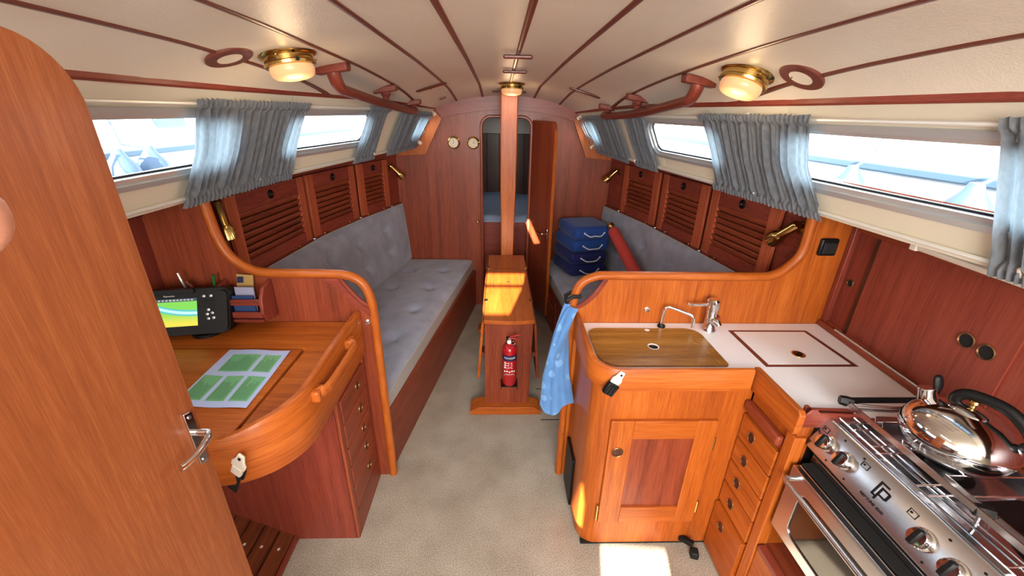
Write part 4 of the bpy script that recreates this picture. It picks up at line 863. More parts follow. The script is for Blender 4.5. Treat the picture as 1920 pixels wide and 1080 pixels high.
hd = obj('grab_handle', MB().tube(bez([(-0.655, 1.425, 0.904), (-0.630, 1.405, 0.905), (-0.626, 1.37, 0.904), (-0.628, 1.27, 0.901), (-0.632, 1.17, 0.898), (-0.640, 1.135, 0.897), (-0.662, 1.115, 0.895)], 6), [0.019] * 6 + [0.0165] * 25 + [0.020] * 6, 10, flat=(1.2, 0.8)), M['tekY'], t, smooth=70)
for q in ((-0.655, 1.425, 0.904), (-0.660, 1.118, 0.895)): obj('handle_end', MB().obox(q, (0.017, 0, 0), (0, 0.026, 0), (0, 0, 0.021)), M['tekY'], hd, bevel=0.008)
# strap clip under the desk corner
t = thing('strap_clip', 'cream plastic strap clip with black webbing under the chart desk corner', 'clip', (-0.79, 0.88, 0.80))
c = V((-0.785, 0.888, 0.845)); u = V((-0.40, 0.1, -0.8)).normalized(); w2 = V((0.75, -0.25, -0.35)).normalized(); n = u.cross(w2).normalized(); w2 = n.cross(u)
if n.y > 0: n = -n
obj('tongue', MB().prism([c + w2 * a + u * b_ for a, b_ in ((-0.010, -0.026), (0.010, -0.026), (0.016, 0.0), (0.024, 0.012), (0.022, 0.032), (-0.022, 0.032), (-0.024, 0.012), (-0.016, 0.0))], n * 0.008), M['clip'], t, bevel=0.003)
obj('buckle', MB().obox(c + u * 0.045 + n * 0.003, w2 * 0.017, u * 0.018, n * 0.007), M['clip'], t, bevel=0.004)
obj('screw', MB().lathe([(0, 0), (0.005, 0), (0.005, 0.002), (0, 0.002)], c - u * 0.012 + n * 0.008, n, 10), M['black'], t)
obj('webbing', MB().obox(c + u * 0.105 + n * 0.0, w2 * 0.016, u * 0.045, n * 0.002), M['rubber'], t)
obj('strap_end', MB().obox(c + u * 0.07 - n * 0.008, w2 * 0.02, u * 0.02, n * 0.004), M['black'], t, bevel=0.003)
# laminated chart sheet
t = thing('laminated_sheet', 'laminated sheet with five green text blocks lying on the chart desk lid', 'sheet', (-0.95, 1.2, 0.902))
A, B, Cc, D = V((-1.022, 1.041, 0.9055)), V((-0.852, 1.035, 0.9055)), V((-0.857, 1.362, 0.9055)), V((-1.087, 1.372, 0.9055))
B = V((-0.838, 1.033, 0.9055)); A = V((-1.068, 1.043, 0.9055))
def S(u, v, o_=0.0): return A * (1 - u) * (1 - v) + B * u * (1 - v) + Cc * u * v + D * (1 - u) * v + V((0, 0, o_ + 0.0016 * math.sin(9 * u + 4 * v)))
obj('sheet', MB().grid(lambda u, v: S(u, v), 24, 24), M['paper'], t, smooth=80)
blocks = [(0.14, 0.60, 0.57, 0.90), (0.66, 0.92, 0.57, 0.90), (0.03, 0.30, 0.09, 0.49), (0.36, 0.62, 0.09, 0.49), (0.68, 0.94, 0.09, 0.49)]
for u0, u1, v0, v1 in blocks:
    g = obj('text_block', MB().grid(lambda u, v: S(u0 + (u1 - u0) * u, v0 + (v1 - v0) * v, 0.0006), 8, 10), M['green'], t)
    mb = MB(); n = int((u1 - u0) / 0.028); rr_ = random.Random(int(u0 * 100 + v0 * 1000))
    for k in range(n):
        uu = u0 + 0.02 + (u1 - u0 - 0.04) * k / n; e = v0 + 0.02 + (v1 - v0 - 0.05) * rr_.uniform(0.55, 1.0)
        mb.grid(lambda a, b_: S(uu + 0.006 * a, v0 + 0.02 + (e - v0 - 0.02) * b_, 0.001), 1, 6)
    obj('text_lines', mb, M['ink'], g)
# plotter
t = thing('chart_plotter', 'black chart plotter with lit green map screen standing on the chart desk', 'chart plotter', (-1.26, 1.5, 0.9))
fx_ = V((0.985, 0.17, 0.0)).normalized(); fz = V((0.03, 0.30, 1.0)).normalized(); fn_ = fx_.cross(fz).normalized()
if fn_.y > 0: fn_ = -fn_
oc = V((-1.285, 1.475, 1.01))
pr = rrect(-0.165, 0.150, -0.092, 0.092, 0.03, 5)
obj('housing', MB().prism([oc + fx_ * a + fz * b_ for a, b_ in pr], -fn_ * 0.06), M['black'], t, bevel=0.006)
obj('sun_hood', MB().prism([oc + fx_ * a + fz * b_ for a, b_ in rrect(-0.165, 0.03, 0.074, 0.092, 0.008, 3)], fn_ * 0.012), M['black'], t, bevel=0.003)
def scr(a, b_, o_=0.002): return oc + fx_ * a + fz * b_ + fn_ * o_
s4 = [scr(-0.145, -0.055), scr(0.035, -0.055), scr(0.035, 0.055), scr(-0.145, 0.055)]
me = bpy.data.meshes.new('screen'); me.from_pydata([tuple(p) for p in s4], [], [(0, 1, 2, 3)]); uv = me.uv_layers.new(name='UVMap')
for li, q in enumerate(((0, 0), (1, 0), (1, 1), (0, 1))): uv.data[li].uv = q
so = obj('screen', me, M['chart'], t)
mb = MB()
rr_ = random.Random(4)
for k in range(13): mb.add([scr(-0.135 + 0.0125 * k + dx, 0.0465 + dz, 0.0026) for dx, dz in ((0, 0), (0.006 + 0.004 * rr_.random(), 0), (0.008, 0.005), (0, 0.005))], [(0, 1, 2, 3)])
obj('screen_tabs', mb, M['wprint'], so)
text('Raymarine', 0.009, M['wprint'], frame(scr(-0.06, 0.066, 0.0012), fx_, fz), t)
for a, b_ in ((0.06, 0.06), (0.085, 0.06), (0.075, 0.005), (0.07, -0.012), (0.088, -0.008), (0.074, -0.03), (0.092, -0.028)):
    obj('key', MB().lathe([(0.006, 0), (0.006, 0.004), (0.004, 0.005), (0, 0.005)], scr(a, b_, 0.0), fn_, 10), M['alu'], t)
obj('rocker_pad', MB().prism([scr(a, b_, 0.0) for a, b_ in rrect(0.052, 0.10, 0.02, 0.045, 0.01, 3)], fn_ * 0.003), M['rubber'], t, bevel=0.001)
obj('swivel_foot', MB().lathe([(0.055, 0), (0.055, 0.012), (0.03, 0.02), (0.02, 0.05), (0, 0.05)], (-1.255, 1.51, 0.901), n=18), M['black'], t)
obj('side_grip', MB().prism([scr(a, b_, 0.0) for a, b_ in rrect(0.105, 0.147, -0.08, 0.08, 0.02, 4)], fn_ * 0.018), M['rubber'], t, bevel=0.006)
# rack on the partition with papers and pens
t = thing('document_rack', 'small mahogany document rack fixed to the partition behind the plotter', 'rack', (-1.09, 1.57, 0.95))
obj('end_cheek', MB().prism([(-1.012, y, z) for y, z in [(1.608, 0.935), (1.53, 0.945), (1.505, 0.985), (1.515, 1.05), (1.545, 1.09), (1.608, 1.10)]], (-0.014, 0, 0)), M['redZ'], t, bevel=0.003)
obj('end_cheek', MB().prism([(-1.19, y, z) for y, z in [(1.608, 0.935), (1.53, 0.945), (1.505, 0.985), (1.515, 1.05), (1.545, 1.09), (1.608, 1.10)]], (-0.014, 0, 0)), M['redZ'], t, bevel=0.003)
obj('floor_board', MB().box(-1.192, -1.024, 1.515, 1.608, 0.945, 0.957), M['redX'], t)
for z in (0.965, 1.02): obj('front_slat', MB().box(-1.192, -1.024, 1.512, 1.522, z, z + 0.026), M['redX'], t, bevel=0.002)
def leafcard(name, lab, cat, m, x0, x1, y, z0, z1, lean):
    return obj(name, MB().prism([(x0, y, z0), (x1, y, z0), (x1 + lean * 0.3, y + lean, z1 - abs(lean) * 0.2), (x0 + lean * 0.3, y + lean, z1)], (0, 0.006, 0)), m, bevel=0.0008, label=lab, cat=cat)
cd = leafcard('postcard', 'yellow card with a dark picture standing in the document rack', 'card', M['card'], -1.15, -1.085, 1.565, 0.96, 1.125, 0.03)
obj('printed_picture', MB().prism([(-1.14, 1.5865, 1.09), (-1.115, 1.5865, 1.09), (-1.113, 1.5915, 1.115), (-1.138, 1.5915, 1.115)], (0, -0.001, 0)), M['navyp'], cd)
leafcard('booklet', 'dark blue booklet in the front of the document rack', 'booklet', M['bluebook'], -1.14, -1.055, 1.53, 0.96, 1.055, 0.0)
leafcard('booklet', 'pale lavender booklet behind the blue one in the rack', 'booklet', M['lav'], -1.135, -1.06, 1.545, 0.96, 1.085, 0.005)
obj('pen', MB().tube([(-1.24, 1.56, 0.91), (-1.215, 1.57, 1.13)], 0.006, 8), M['greenpen'], label='green pen standing beside the document rack', cat='pen')
obj('pencil', MB().tube([(-1.17, 1.55, 0.97), (-1.195, 1.53, 1.06), (-1.215, 1.52, 1.085)], 0.005, 8), M['card'], label='yellow pencil sticking out of the document rack', cat='pencil')
obj('parallel_ruler', MB().tube([(-1.26, 1.565, 1.02), (-1.33, 1.57, 1.10)], 0.005, 6), M['redX'], label='dark wooden ruler leaning behind the plotter', cat='ruler')
obj('cable_loop', MB().tube(bez([(-1.33, 1.56, 1.07), (-1.335, 1.555, 1.11), (-1.345, 1.56, 1.14)], 6), 0.004, 6), M['alu'], label='short grey cable end rising behind the plotter', cat='cable')
# outboard panelling of the chart corner
t = thing('chart_corner_panel', 'dark mahogany panel outboard of the chart desk', 'panel', (-1.46, 1.2, 0.9))
obj('board', MB().box(-1.48, -1.455, 0.2, 1.61, 0.0, 1.44), M['redZ'], t)
obj('stile', MB().box(-1.455, -1.44, 1.36, 1.40, 0.905, 1.38), M['redZ'], t, bevel=0.003)
obj('top_rail', MB().box(-1.455, -1.438, 0.2, 1.60, 1.36, 1.43), M['dark'], t)
obj('latch', MB().tube([(-1.455, 1.39, 1.14), (-1.42, 1.39, 1.14), (-1.415, 1.43, 1.145)], 0.006, 8), M['chrome'], t)
# near cabin door
e0 = V((-0.70, 0.705, 0)); dd = V((0.0, -1.0, 0)); nn = V((1.0, 0.0, 0))
t = thing('near_door', 'large mahogany door with rounded top corner standing open in the left foreground', 'door', e0)
dp = [(0.0, 0.06)] + [(0.62, 0.06), (0.62, 1.84)] + [(0.095 - 0.095 * math.sin(math.radians(a)), 1.84 - 0.10 + 0.10 * math.cos(math.radians(a))) for a in range(0, 91, 9)]
obj('leaf', MB().prism([e0 + dd * u + V((0, 0, z)) for u, z in dp], -nn * 0.03), M['doorZ'], t, bevel=0.002)
def D_(u, z, o_=0.0): return e0 + dd * u + V((0, 0, z)) + nn * o_
pl = obj('lock_plate', MB().prism([D_(u, z, 0.0) for u, z in ((0.014, 1.045), (0.034, 1.052), (0.034, 1.185), (0.014, 1.178))], nn * 0.005), M['chrome'], t, bevel=0.0015)
obj('lever', MB().tube(bez([D_(0.022, 1.13, 0.002), D_(0.022, 1.13, 0.022), D_(0.024, 1.13, 0.034), D_(0.040, 1.128, 0.040), D_(0.075, 1.122, 0.040), D_(0.100, 1.122, 0.038), D_(0.112, 1.124, 0.036)], 6), 0.0075, 12, flat=(1.1, 0.8)), M['chrome'], pl, smooth=70)
for z in (1.06, 1.17): obj('screw', MB().lathe([(0, 0), (0.004, 0), (0.004, 0.002), (0, 0.0025)], D_(0.024, z, 0.005), nn, 10), M['steel'], pl)
obj('keyhole', MB().lathe([(0, 0), (0.0035, 0), (0.0035, 0.0012), (0, 0.0012)], D_(0.024, 1.085, 0.005), nn, 10), M['void'], pl)
# ------------------------------------------------------------------ galley unit
t = thing('sink_cabinet', 'teak galley sink cabinet with panelled door and rounded corner', 'cabinet', (0.6, 1.4, 0))
pc = [(0.285, 1.605), (0.285, 1.30)] + [(0.365 - 0.08 * math.cos(math.radians(a)), 1.30 - 0.08 * math.sin(math.radians(a))) for a in range(0, 91, 9)] + [(0.872, 1.22), (0.872, 1.605)]
obj('carcass', MB().prism([(x, y, 0.012) for x, y in pc], (0, 0, 0.86)), M['tekZ'], t)
def front(x0, x1, z0, z1, y0, y1): return MB().box(x0, x1, y0, y1, z0, z1)
dr = obj('door', front(0.445, 0.685, 0.245, 0.612, 1.212, 1.22), M['mahZ'], t)
obj('stile', front(0.356, 0.445, 0.158, 0.698, 1.203, 1.22), M['tekZ'], dr, bevel=0.003); obj('stile', front(0.685, 0.765, 0.158, 0.698, 1.203, 1.22), M['tekZ'], dr, bevel=0.003)
obj('rail', front(0.445, 0.685, 0.612, 0.698, 1.2035, 1.22), M['tekX'], dr, bevel=0.002); obj('rail', front(0.445, 0.685, 0.158, 0.245, 1.2035, 1.22), M['tekX'], dr, bevel=0.002)
ring_pull(V((0.394, 1.203, 0.55)), V((0, -1, 0)), dr, 0.019)
for z in (0.585, 0.245): obj('hinge', MB().tube([(0.768, 1.206, z - 0.03), (0.768, 1.206, z + 0.03)], 0.005, 8), M['brass'], dr)
obj('brass_strip', MB().tube([(0.35, 1.212, 0.165), (0.35, 1.212, 0.25)], 0.005, 8), M['brass'], dr)
obj('toe_seam', MB().box(0.30, 0.86, 1.222, 1.24, 0.0, 0.012), M['void'], t)
# kick plate of black vent on the side
obj('side_vent', MB().box(0.272, 0.286, 1.40, 1.56, 0.02, 0.30), M['black'], t, bevel=0.004)
# drawer unit
t = thing('galley_drawer_unit', 'teak bank of five drawers with oval ring pulls between sink cabinet and cooker', 'drawer unit', (1.0, 1.1, 0))
obj('carcass', MB().box(0.876, 1.36, 0.985, 1.216, 0.0, 0.872), M['tekZ'], t)
obj('corner_post', MB().box(0.862, 0.9, 0.972, 1.012, 0.0, 0.83), M['tekZ'], t, bevel=0.003)
for z0, z1 in ((0.622, 0.728), (0.51, 0.614), (0.396, 0.502), (0.285, 0.388), (0.012, 0.272)):
    d = obj('drawer', MB().box(0.858 - (0.01 if z1 < 0.28 else 0), 0.876, 1.018, 1.214, z0, z1), M['tekY'], t, bevel=0.002)
    ring_pull(V((0.858 - (0.01 if z1 < 0.28 else 0), 1.142, (z0 + z1) / 2 if z1 > 0.28 else 0.205)), V((-1, 0, 0)), d, 0.0165, (1, 1.15))
obj('bread_board', MB().box(0.846, 0.876, 1.018, 1.214, 0.752, 0.792), M['mahY'], t, bevel=0.008)
# worktop
ct = [(0.288, 1.608), (0.288, 1.31)] + [(0.378 - 0.09 * math.cos(math.radians(a)), 1.31 - 0.09 * math.sin(math.radians(a))) for a in range(0, 91, 9)] + [(0.868, 1.22), (0.868, 0.985), (1.352, 0.985), (1.352, 1.08), (1.385, 1.608)]
cnt = thing('galley_worktop', 'white laminate galley worktop with a teak fiddle rail', 'worktop', (0.9, 1.3, 0.87))
obj('surface', MB().prism([(x, y, 0.873) for x, y in ct], (0, 0, 0.027)), M['white'], cnt)
fp = [(0.276, 1.605), (0.276, 1.45), (0.276, 1.31)] + [(0.378 - 0.102 * math.cos(math.radians(a)), 1.31 - 0.102 * math.sin(math.radians(a))) for a in range(9, 91, 9)] + [(0.5, 1.208), (0.7, 1.208), (0.842, 1.208)]
mb = MB(); sec = []
for i, (x, y) in enumerate(fp):
    a = fp[max(0, i - 1)]; b_ = fp[min(len(fp) - 1, i + 1)]; tg = V((b_[0] - a[0], b_[1] - a[1], 0)).normalized(); n = V((tg.y, -tg.x, 0))
    zt_ = lerp(i, [0, 2, 5, 12], [0.955, 0.945, 0.932, 0.93])
    sec.append([V((x, y, 0.842)) - n * 0.01, V((x, y, 0.842)) + n * 0.011, V((x, y, zt_ - 0.006)) + n * 0.011, V((x, y, zt_)) + n * 0.006, V((x, y, zt_)) - n * 0.006, V((x, y, zt_ - 0.005)) - n * 0.010])
for i in range(len(sec) - 1): mb.add(sec[i] + sec[i + 1], [(k, (k + 1) % 6, (k + 1) % 6 + 6, k + 6) for k in range(6)])
mb.add(sec[0], [tuple(range(6))[::-1]]); mb.add(sec[-1], [tuple(range(6))])
obj('fiddle_rail', mb, M['tekH'], cnt, smooth=50)
obj('fiddle_rail', MB().prism([(y_, 0, z_) for y_, z_ in ()] or [(0.850, 1.222, 0.842), (0.850, 0.978, 0.842), (0.850, 0.972, 0.85), (0.850, 0.972, 0.918), (0.850, 0.984, 0.93), (0.850, 1.222, 0.93)], (0.022, 0, 0)), M['tekY'], cnt, bevel=0.004)
obj('back_fiddle', MB().prism([(1.385, 1.606, 0.9), (1.352, 1.08, 0.9), (1.352, 1.08, 0.926), (1.385, 1.606, 0.926)], (-0.018, 0, 0)), M['mahY'], cnt, bevel=0.003)
obj('back_rod', MB().tube([(1.362, 1.5, 0.93), (1.338, 1.05, 0.93)], 0.004, 6), M['alu'], cnt)
# lift-out sink cover
t = thing('sink_cover', 'brown oak laminate sink cover with a round finger hole', 'sink cover', (0.55, 1.4, 0.9))
lidp = [(x, y) for x, y in arc(0.787 - 0.012, 1.262 + 0.012, 0.012, -90, 0, 3) + arc(0.787 - 0.06, 1.545 - 0.06, 0.06, 0, 90, 6) + arc(0.308 + 0.05, 1.545 - 0.05, 0.05, 90, 180, 6) + arc(0.308 + 0.075, 1.262 + 0.075, 0.075, 180, 270, 6)]
h1 = [(0.547 + 0.021 * math.cos(math.radians(a)), 1.395 + 0.021 * math.sin(math.radians(a)), 0.9005) for a in range(0, 360, 15)]
obj('board', MB().prism([(x, y, 0.9005) for x, y in lidp], (0, 0, 0.008), [h1]), M['lid'], t)
obj('hole_floor', MB().lathe([(0.0, 0), (0.021, 0)], (0.547, 1.395, 0.9012), n=20), M['void'], t)
obj('hole_rim', MB().tube([(0.547 + 0.021 * math.cos(math.radians(a)), 1.395 + 0.021 * math.sin(math.radians(a)), 0.907) for a in range(0, 360, 15)], 0.0022, 6, closed=True), M['white'], t)
obj('vent_hole', MB().lathe([(0.0, 0), (0.009, 0), (0.009, 0.001), (0, 0.001)], (0.566, 1.528, 0.9085), n=16, ell=(1.2, 0.9)), M['white'], t)
for a, b_ in (((0.71, 1.45), (0.735, 1.405)), ((0.745, 1.36), (0.75, 1.345)), ((0.755, 1.30), (0.757, 1.275))):
    obj('scratch', MB().tube([(a[0], a[1], 0.9086), (b_[0], b_[1], 0.9086)], 0.0012, 4), M['card'], t)
# ice-box hatch in the worktop
t = thing('icebox_hatch', 'square ice box hatch outlined in brown in the white worktop', 'hatch', (1.1, 1.4, 0.9))
hq = [(0.927, 1.264), (1.282, 1.266), (1.273, 1.541), (0.927, 1.541)]
hi = [(0.944, 1.278), (1.262, 1.280), (1.255, 1.527), (0.944, 1.527)]
obj('inlay', MB().prism([(x, y, 0.9002) for x, y in hq], (0, 0, 0.0016), [[(x, y, 0.9002) for x, y in hi]]), M['strip'], t)
obj('lid', MB().prism([(x, y, 0.9) for x, y in hi], (0, 0, 0.003)), M['white'], t)
k = obj('lift_ring', MB().lathe([(0.024, 0), (0.024, 0.003), (0.02, 0.004), (0.016, 0.0015), (0, 0.0015)], (1.105, 1.345, 0.903), n=22), M['brass'], t)
obj('ring_bar', MB().box(1.09, 1.12, 1.343, 1.347, 0.9045, 0.908), M['blackmetal'], k)
# taps
t = thing('swan_neck_tap', 'slim chrome swan neck tap behind the sink cover', 'tap', (0.645, 1.575, 0.9))
obj('collar', MB().lathe([(0.017, 0), (0.017, 0.007), (0.013, 0.012), (0, 0.012)], (0.645, 1.575, 0.9), n=16), M['black'], t)
obj('spout', MB().tube(bez([(0.645, 1.575, 0.905), (0.645, 1.574, 0.97), (0.652, 1.572, 0.992), (0.668, 1.566, 0.998), (0.735, 1.535, 0.982), (0.752, 1.526, 0.972), (0.757, 1.524, 0.955), (0.757, 1.524, 0.925)], 6), 0.0065, 10), M['chrome'], t, smooth=70)
t = thing('mixer_tap', 'stubby chrome mixer tap with a lever beside the white worktop', 'tap', (0.842, 1.545, 0.9))
obj('body', MB().lathe([(0.029, 0), (0.029, 0.008), (0.025, 0.014), (0.022, 0.06), (0.021, 0.085), (0.024, 0.09), (0.025, 0.105)], (0.842, 1.545, 0.9), (-0.02, 0.03, 1), 24), M['chrome'], t)
obj('cap', MB().lathe([(0.026, 0.105), (0.027, 0.11), (0.027, 0.138), (0.02, 0.146), (0, 0.148)], (0.842, 1.545, 0.9), (-0.02, 0.03, 1), 24), M['chrome'], t)
obj('lever', MB().tube([(0.82, 1.55, 1.022), (0.785, 1.555, 1.016), (0.752, 1.56, 1.014), (0.738, 1.562, 1.018)], [0.007, 0.006, 0.006, 0.004], 8), M['chrome'], t)
obj('outlet', MB().tube([(0.845, 1.53, 0.955), (0.852, 1.505, 0.955), (0.855, 1.497, 0.945)], [0.017, 0.015, 0.012], 10), M['chrome'], t)
obj('wood_peg', MB().box(0.897, 0.907, 1.585, 1.608, 0.9, 0.945), M['redZ'], label='small dark wooden peg on the partition beside the mixer tap', cat='peg', bevel=0.002)
# strap clip on the galley fiddle
t = thing('strap_clip', 'pale plastic strap clip with black buckle on the galley fiddle rail', 'clip', (0.345, 1.19, 0.88))
c = V((0.355, 1.196, 0.905)); u = V((-0.5, -0.04, -0.85)).normalized(); n = V((0, -1, 0)); w2 = n.cross(u).normalized()
obj('tongue', MB().prism([c + w2 * a + u * b_ for a, b_ in ((-0.010, -0.024), (0.010, -0.024), (0.014, 0.0), (0.020, 0.01), (0.018, 0.03), (-0.018, 0.03), (-0.020, 0.01), (-0.014, 0.0))], n * 0.008), M['clip'], t, bevel=0.003)
obj('screw', MB().lathe([(0, 0), (0.004, 0), (0.004, 0.002), (0, 0.002)], c - u * 0.012 + n * 0.008, n, 10), M['black'], t)
bk = obj('buckle', MB().obox(c + u * 0.052 + n * 0.006, w2 * 0.021, u * 0.024, n * 0.010), M['black'], t, bevel=0.004)
for q in (-0.012, 0, 0.012): obj('rib', MB().obox(c + u * 0.056 + w2 * q + n * 0.017, w2 * 0.0025, u * 0.018, n * 0.002), M['rubber'], bk)
# towel
t = thing('hand_towel', 'pale blue towel hanging from a black loop on the galley partition rail', 'towel', (0.21, 1.57, 0.5))
def tow(u, v):
    a = 2 * math.pi * u; e = v ** 0.75
    cx = lerp(v, [0, 0.3, 0.7, 1], [0.228, 0.205, 0.192, 0.205]); cy = lerp(v, [0, 1], [1.60, 1.545])
    rx = 0.012 + 0.052 * e; ry = 0.010 + 0.022 * e; k = 1 + 0.22 * math.sin(4 * a + 2 * v) * e + 0.1 * math.sin(7 * a + 1) * e
    z = 1.0 - 0.50 * v + (0.02 * math.sin(a * 1 + 0.6) * v) - (0.02 * math.sin(2 * a) * v * v)
    return V((cx + rx * k * math.cos(a), cy + ry * k * math.sin(a), z))
mb = MB().grid(tow, 56, 40, wrap=True); mb.add([tow(i / 56, 1) for i in range(56)], [tuple(range(56))])
obj('cloth', mb, M['towel'], t, smooth=80)
def tow2(u, v):
    x = 0.225 - 0.075 * v ** 0.8 + 0.045 * u; return V((x + 0.004 * math.sin(9 * u), 1.575 - 0.06 * v + 0.012 * math.sin(5 * u + 3 * v), 0.99 - (0.20 + 0.04 * u) * v))
obj('folded_corner', MB().grid(tow2, 12, 20), M['towel'], t, smooth=80)
obj('loop', MB().tube([(0.225, 1.60, 0.995), (0.225, 1.588, 1.02), (0.25, 1.590, 1.035), (0.28, 1.60, 1.03), (0.282, 1.64, 1.03), (0.25, 1.648, 1.03), (0.225, 1.64, 1.02)], 0.009, 8, closed=True), M['rubber'], t)
# black door stop on the carpet
t = thing('door_stop', 'black rubber door stop on the carpet below the sink cabinet door', 'door stop', (0.77, 1.19, 0))
obj('arm', MB().obox((0.758, 1.20, 0.045), (0.020, -0.024, 0.008), (0.008, 0.008, 0), (0.0, 0.0, 0.012)), M['black'], t, bevel=0.004)
obj('foot', MB().obox((0.782, 1.16, 0.018), (0.016, -0.004, 0), (0.004, 0.018, 0), (0, 0, 0.0178)), M['rubber'], t, bevel=0.006)
# outboard galley lockers with sliding doors
t = thing('galley_back_locker', 'mahogany sliding door lockers behind the galley worktop', 'locker', (1.4, 1.2, 0.9))
gx = lambda Y: lerp(Y, [0.0, 1.08, 1.6], [1.33, 1.375, 1.41])
def gpan(y0, y1, z0, z1, off, th=0.008): return MB().prism([(gx(y0) - off, y0, z0), (gx(y1) - off, y1, z0), (gx(y1) - off, y1, z1), (gx(y0) - off, y0, z1)], (-th, 0, 0))
obj('backing', gpan(-0.2, 1.61, 0.3, 1.43, -0.02), M['redZ'], t)
s1 = obj('sliding_door', gpan(1.44, 1.60, 0.905, 1.345, 0.0), M['redZ'], t); s2 = obj('sliding_door', gpan(0.93, 1.47, 0.905, 1.345, 0.009), M['redZ'], t, label='wide sliding door panel'); s3 = obj('sliding_door', gpan(0.2, 0.95, 0.905, 1.345, 0.0), M['redZ'], t)
obj('edge_bead', gpan(1.466, 1.482, 0.905, 1.345, 0.008, 0.012), M['dark'], s2)
obj('corner_post', gpan(1.585, 1.608, 0.9, 1.42, 0.0, 0.03), M['redZ'], t, bevel=0.003)
obj('top_rail', gpan(0.2, 1.585, 1.335, 1.40, 0.0, 0.026), M['mahY'], t, bevel=0.003)
obj('bottom_rail', gpan(0.2, 1.585, 0.895, 0.93, 0.0, 0.022), M['mahY'], t, bevel=0.003)
for y, z, p_, off in ((1.545, 1.125, s1, 0.008), (1.05, 1.14, s2, 0.017), (0.99, 1.135, s2, 0.017)):
    c = V((gx(y) - off, y, z)); r_ = 0.014 if y > 1.4 else 0.02
    k = obj('finger_hole', MB().lathe([(r_ * 1.25, 0), (r_ * 1.25, 0.003), (r_ * 1.1, 0.005), (r_, 0.001)], c, (-1, 0, 0), 20, caps=False), M['bronze'], p_)
    obj('recess', MB().lathe([(0, 0.001), (r_, 0.001)], c, (-1, 0, 0), 18), M['void'], k)
t = thing('strip_lamp', 'slim cream strip lamp under the window ledge above the galley', 'lamp', (1.25, 1.0, 1.385))
obj('tube_cover', MB().tube([(1.24, 1.19, 1.392), (1.225, 0.75, 1.385)], 0.012, 8), M['clip'], t); obj('end_cap', MB().obox((1.24, 1.20, 1.392), (0.014, 0, 0), (0, 0.012, 0), (0, 0, 0.014)), M['clip'], t, bevel=0.004)
obj('brass_backing', MB().box(1.236, 1.262, 0.75, 1.2, 1.398, 1.41), M['brass'], t)
# ------------------------------------------------------------------ gimballed cooker
SY0, SY1 = 0.42, 0.978
t = thing('gas_cooker', 'stainless steel gas cooker with oven door, four knobs and pot rails', 'cooker', (1.1, 0.7, 0.35))
obj('body', MB().box(0.955, 1.325, SY0, SY1, 0.42, 0.862), M['blackmetal'], t)
pn = [(0.902, 0.808), (0.945, 0.902), (0.953, 0.908), (0.962, 0.908), (0.962, 0.80), (0.91, 0.80)]
cp = obj('control_panel', MB().prism([(x, SY1, z) for x, z in pn], (0, SY0 - SY1, 0)), M['steel'], t, bevel=0.002)
hob = MB(); hob.box(0.962, 0.985, SY0, SY1, 0.86, 0.905); hob.box(1.30, 1.33, SY0, SY1, 0.86, 0.905); hob.box(0.985, 1.30, SY1 - 0.02, SY1, 0.86, 0.905); hob.box(0.985, 1.30, SY0, SY0 + 0.02, 0.86, 0.905)
obj('hob_rim', hob, M['steel'], t, bevel=0.003)
obj('hob_tray', MB().box(0.98, 1.305, SY0 + 0.01, SY1 - 0.01, 0.862, 0.878), M['steel'], t)
un = V((-0.907, 0, 0.42)); uu = V((0.042, 0, 0.094)).normalized()
def pan(y, k, o_=0.0): return V((0.902, y, 0.808)) + uu * k + un * o_
for y in (0.925, 0.857, 0.623, 0.55):
    kn = obj('knob', MB().lathe([(0.026, 0.0), (0.026, 0.006), (0.022, 0.009), (0.022, 0.022), (0.019, 0.028), (0, 0.029)], pan(y, 0.052), un, 26), M['chrome'], cp)
    obj('grip', MB().obox(pan(y, 0.052, 0.026), V((0, 0.007, 0)), uu * 0.022, un * 0.009), M['black'], kn, bevel=0.004)
    for k in (0.012, 0.094): obj('mark', MB().lathe([(0, 0), (0.003, 0), (0.003, 0.0008), (0, 0.0008)], pan(y - 0.028, k), un, 8), M['black'], cp)
for y, k in ((0.958, 0.078), (0.815, 0.082), (0.672, 0.078)):
    fr = obj('burner_symbol', MB().prism([pan(y + a, k + b_) for a, b_ in ((-0.011, -0.008), (0.011, -0.008), (0.011, 0.008), (-0.011, 0.008))], un * 0.0006, [[pan(y + a, k + b_) for a, b_ in ((-0.0095, -0.0065), (0.0095, -0.0065), (0.0095, 0.0065), (-0.0095, 0.0065))]]), M['black'], cp)
    obj('dot', MB().lathe([(0, 0), (0.003, 0), (0.003, 0.0008), (0, 0.0008)], pan(y + 0.004, k + 0.001), un, 8), M['black'], fr)
# emblem: an open square bracket holding a P shape, and the lettering under it
mb = MB()
def bar(y0, y1, k0, k1): mb.prism([pan(y, k) for y, k in ((y0, k0), (y1, k0), (y1, k1), (y0, k1))], un * 0.0008)
ey = 0.742
bar(ey + 0.021, ey + 0.016, 0.040, 0.084); bar(ey + 0.021, ey - 0.004, 0.079, 0.084); bar(ey + 0.021, ey + 0.006, 0.040, 0.045)
bar(ey + 0.010, ey + 0.005, 0.034, 0.073); bar(ey + 0.010, ey - 0.014, 0.068, 0.073); bar(ey + 0.010, ey - 0.014, 0.049, 0.054); bar(ey - 0.011, ey - 0.017, 0.051, 0.071)
obj('emblem', mb, M['black'], cp)
text('NEPTUNE 4500', 0.0105, M['blackmetal'], frame(pan(0.745, 0.022, 0.0006), (0, -1, 0), uu), cp)
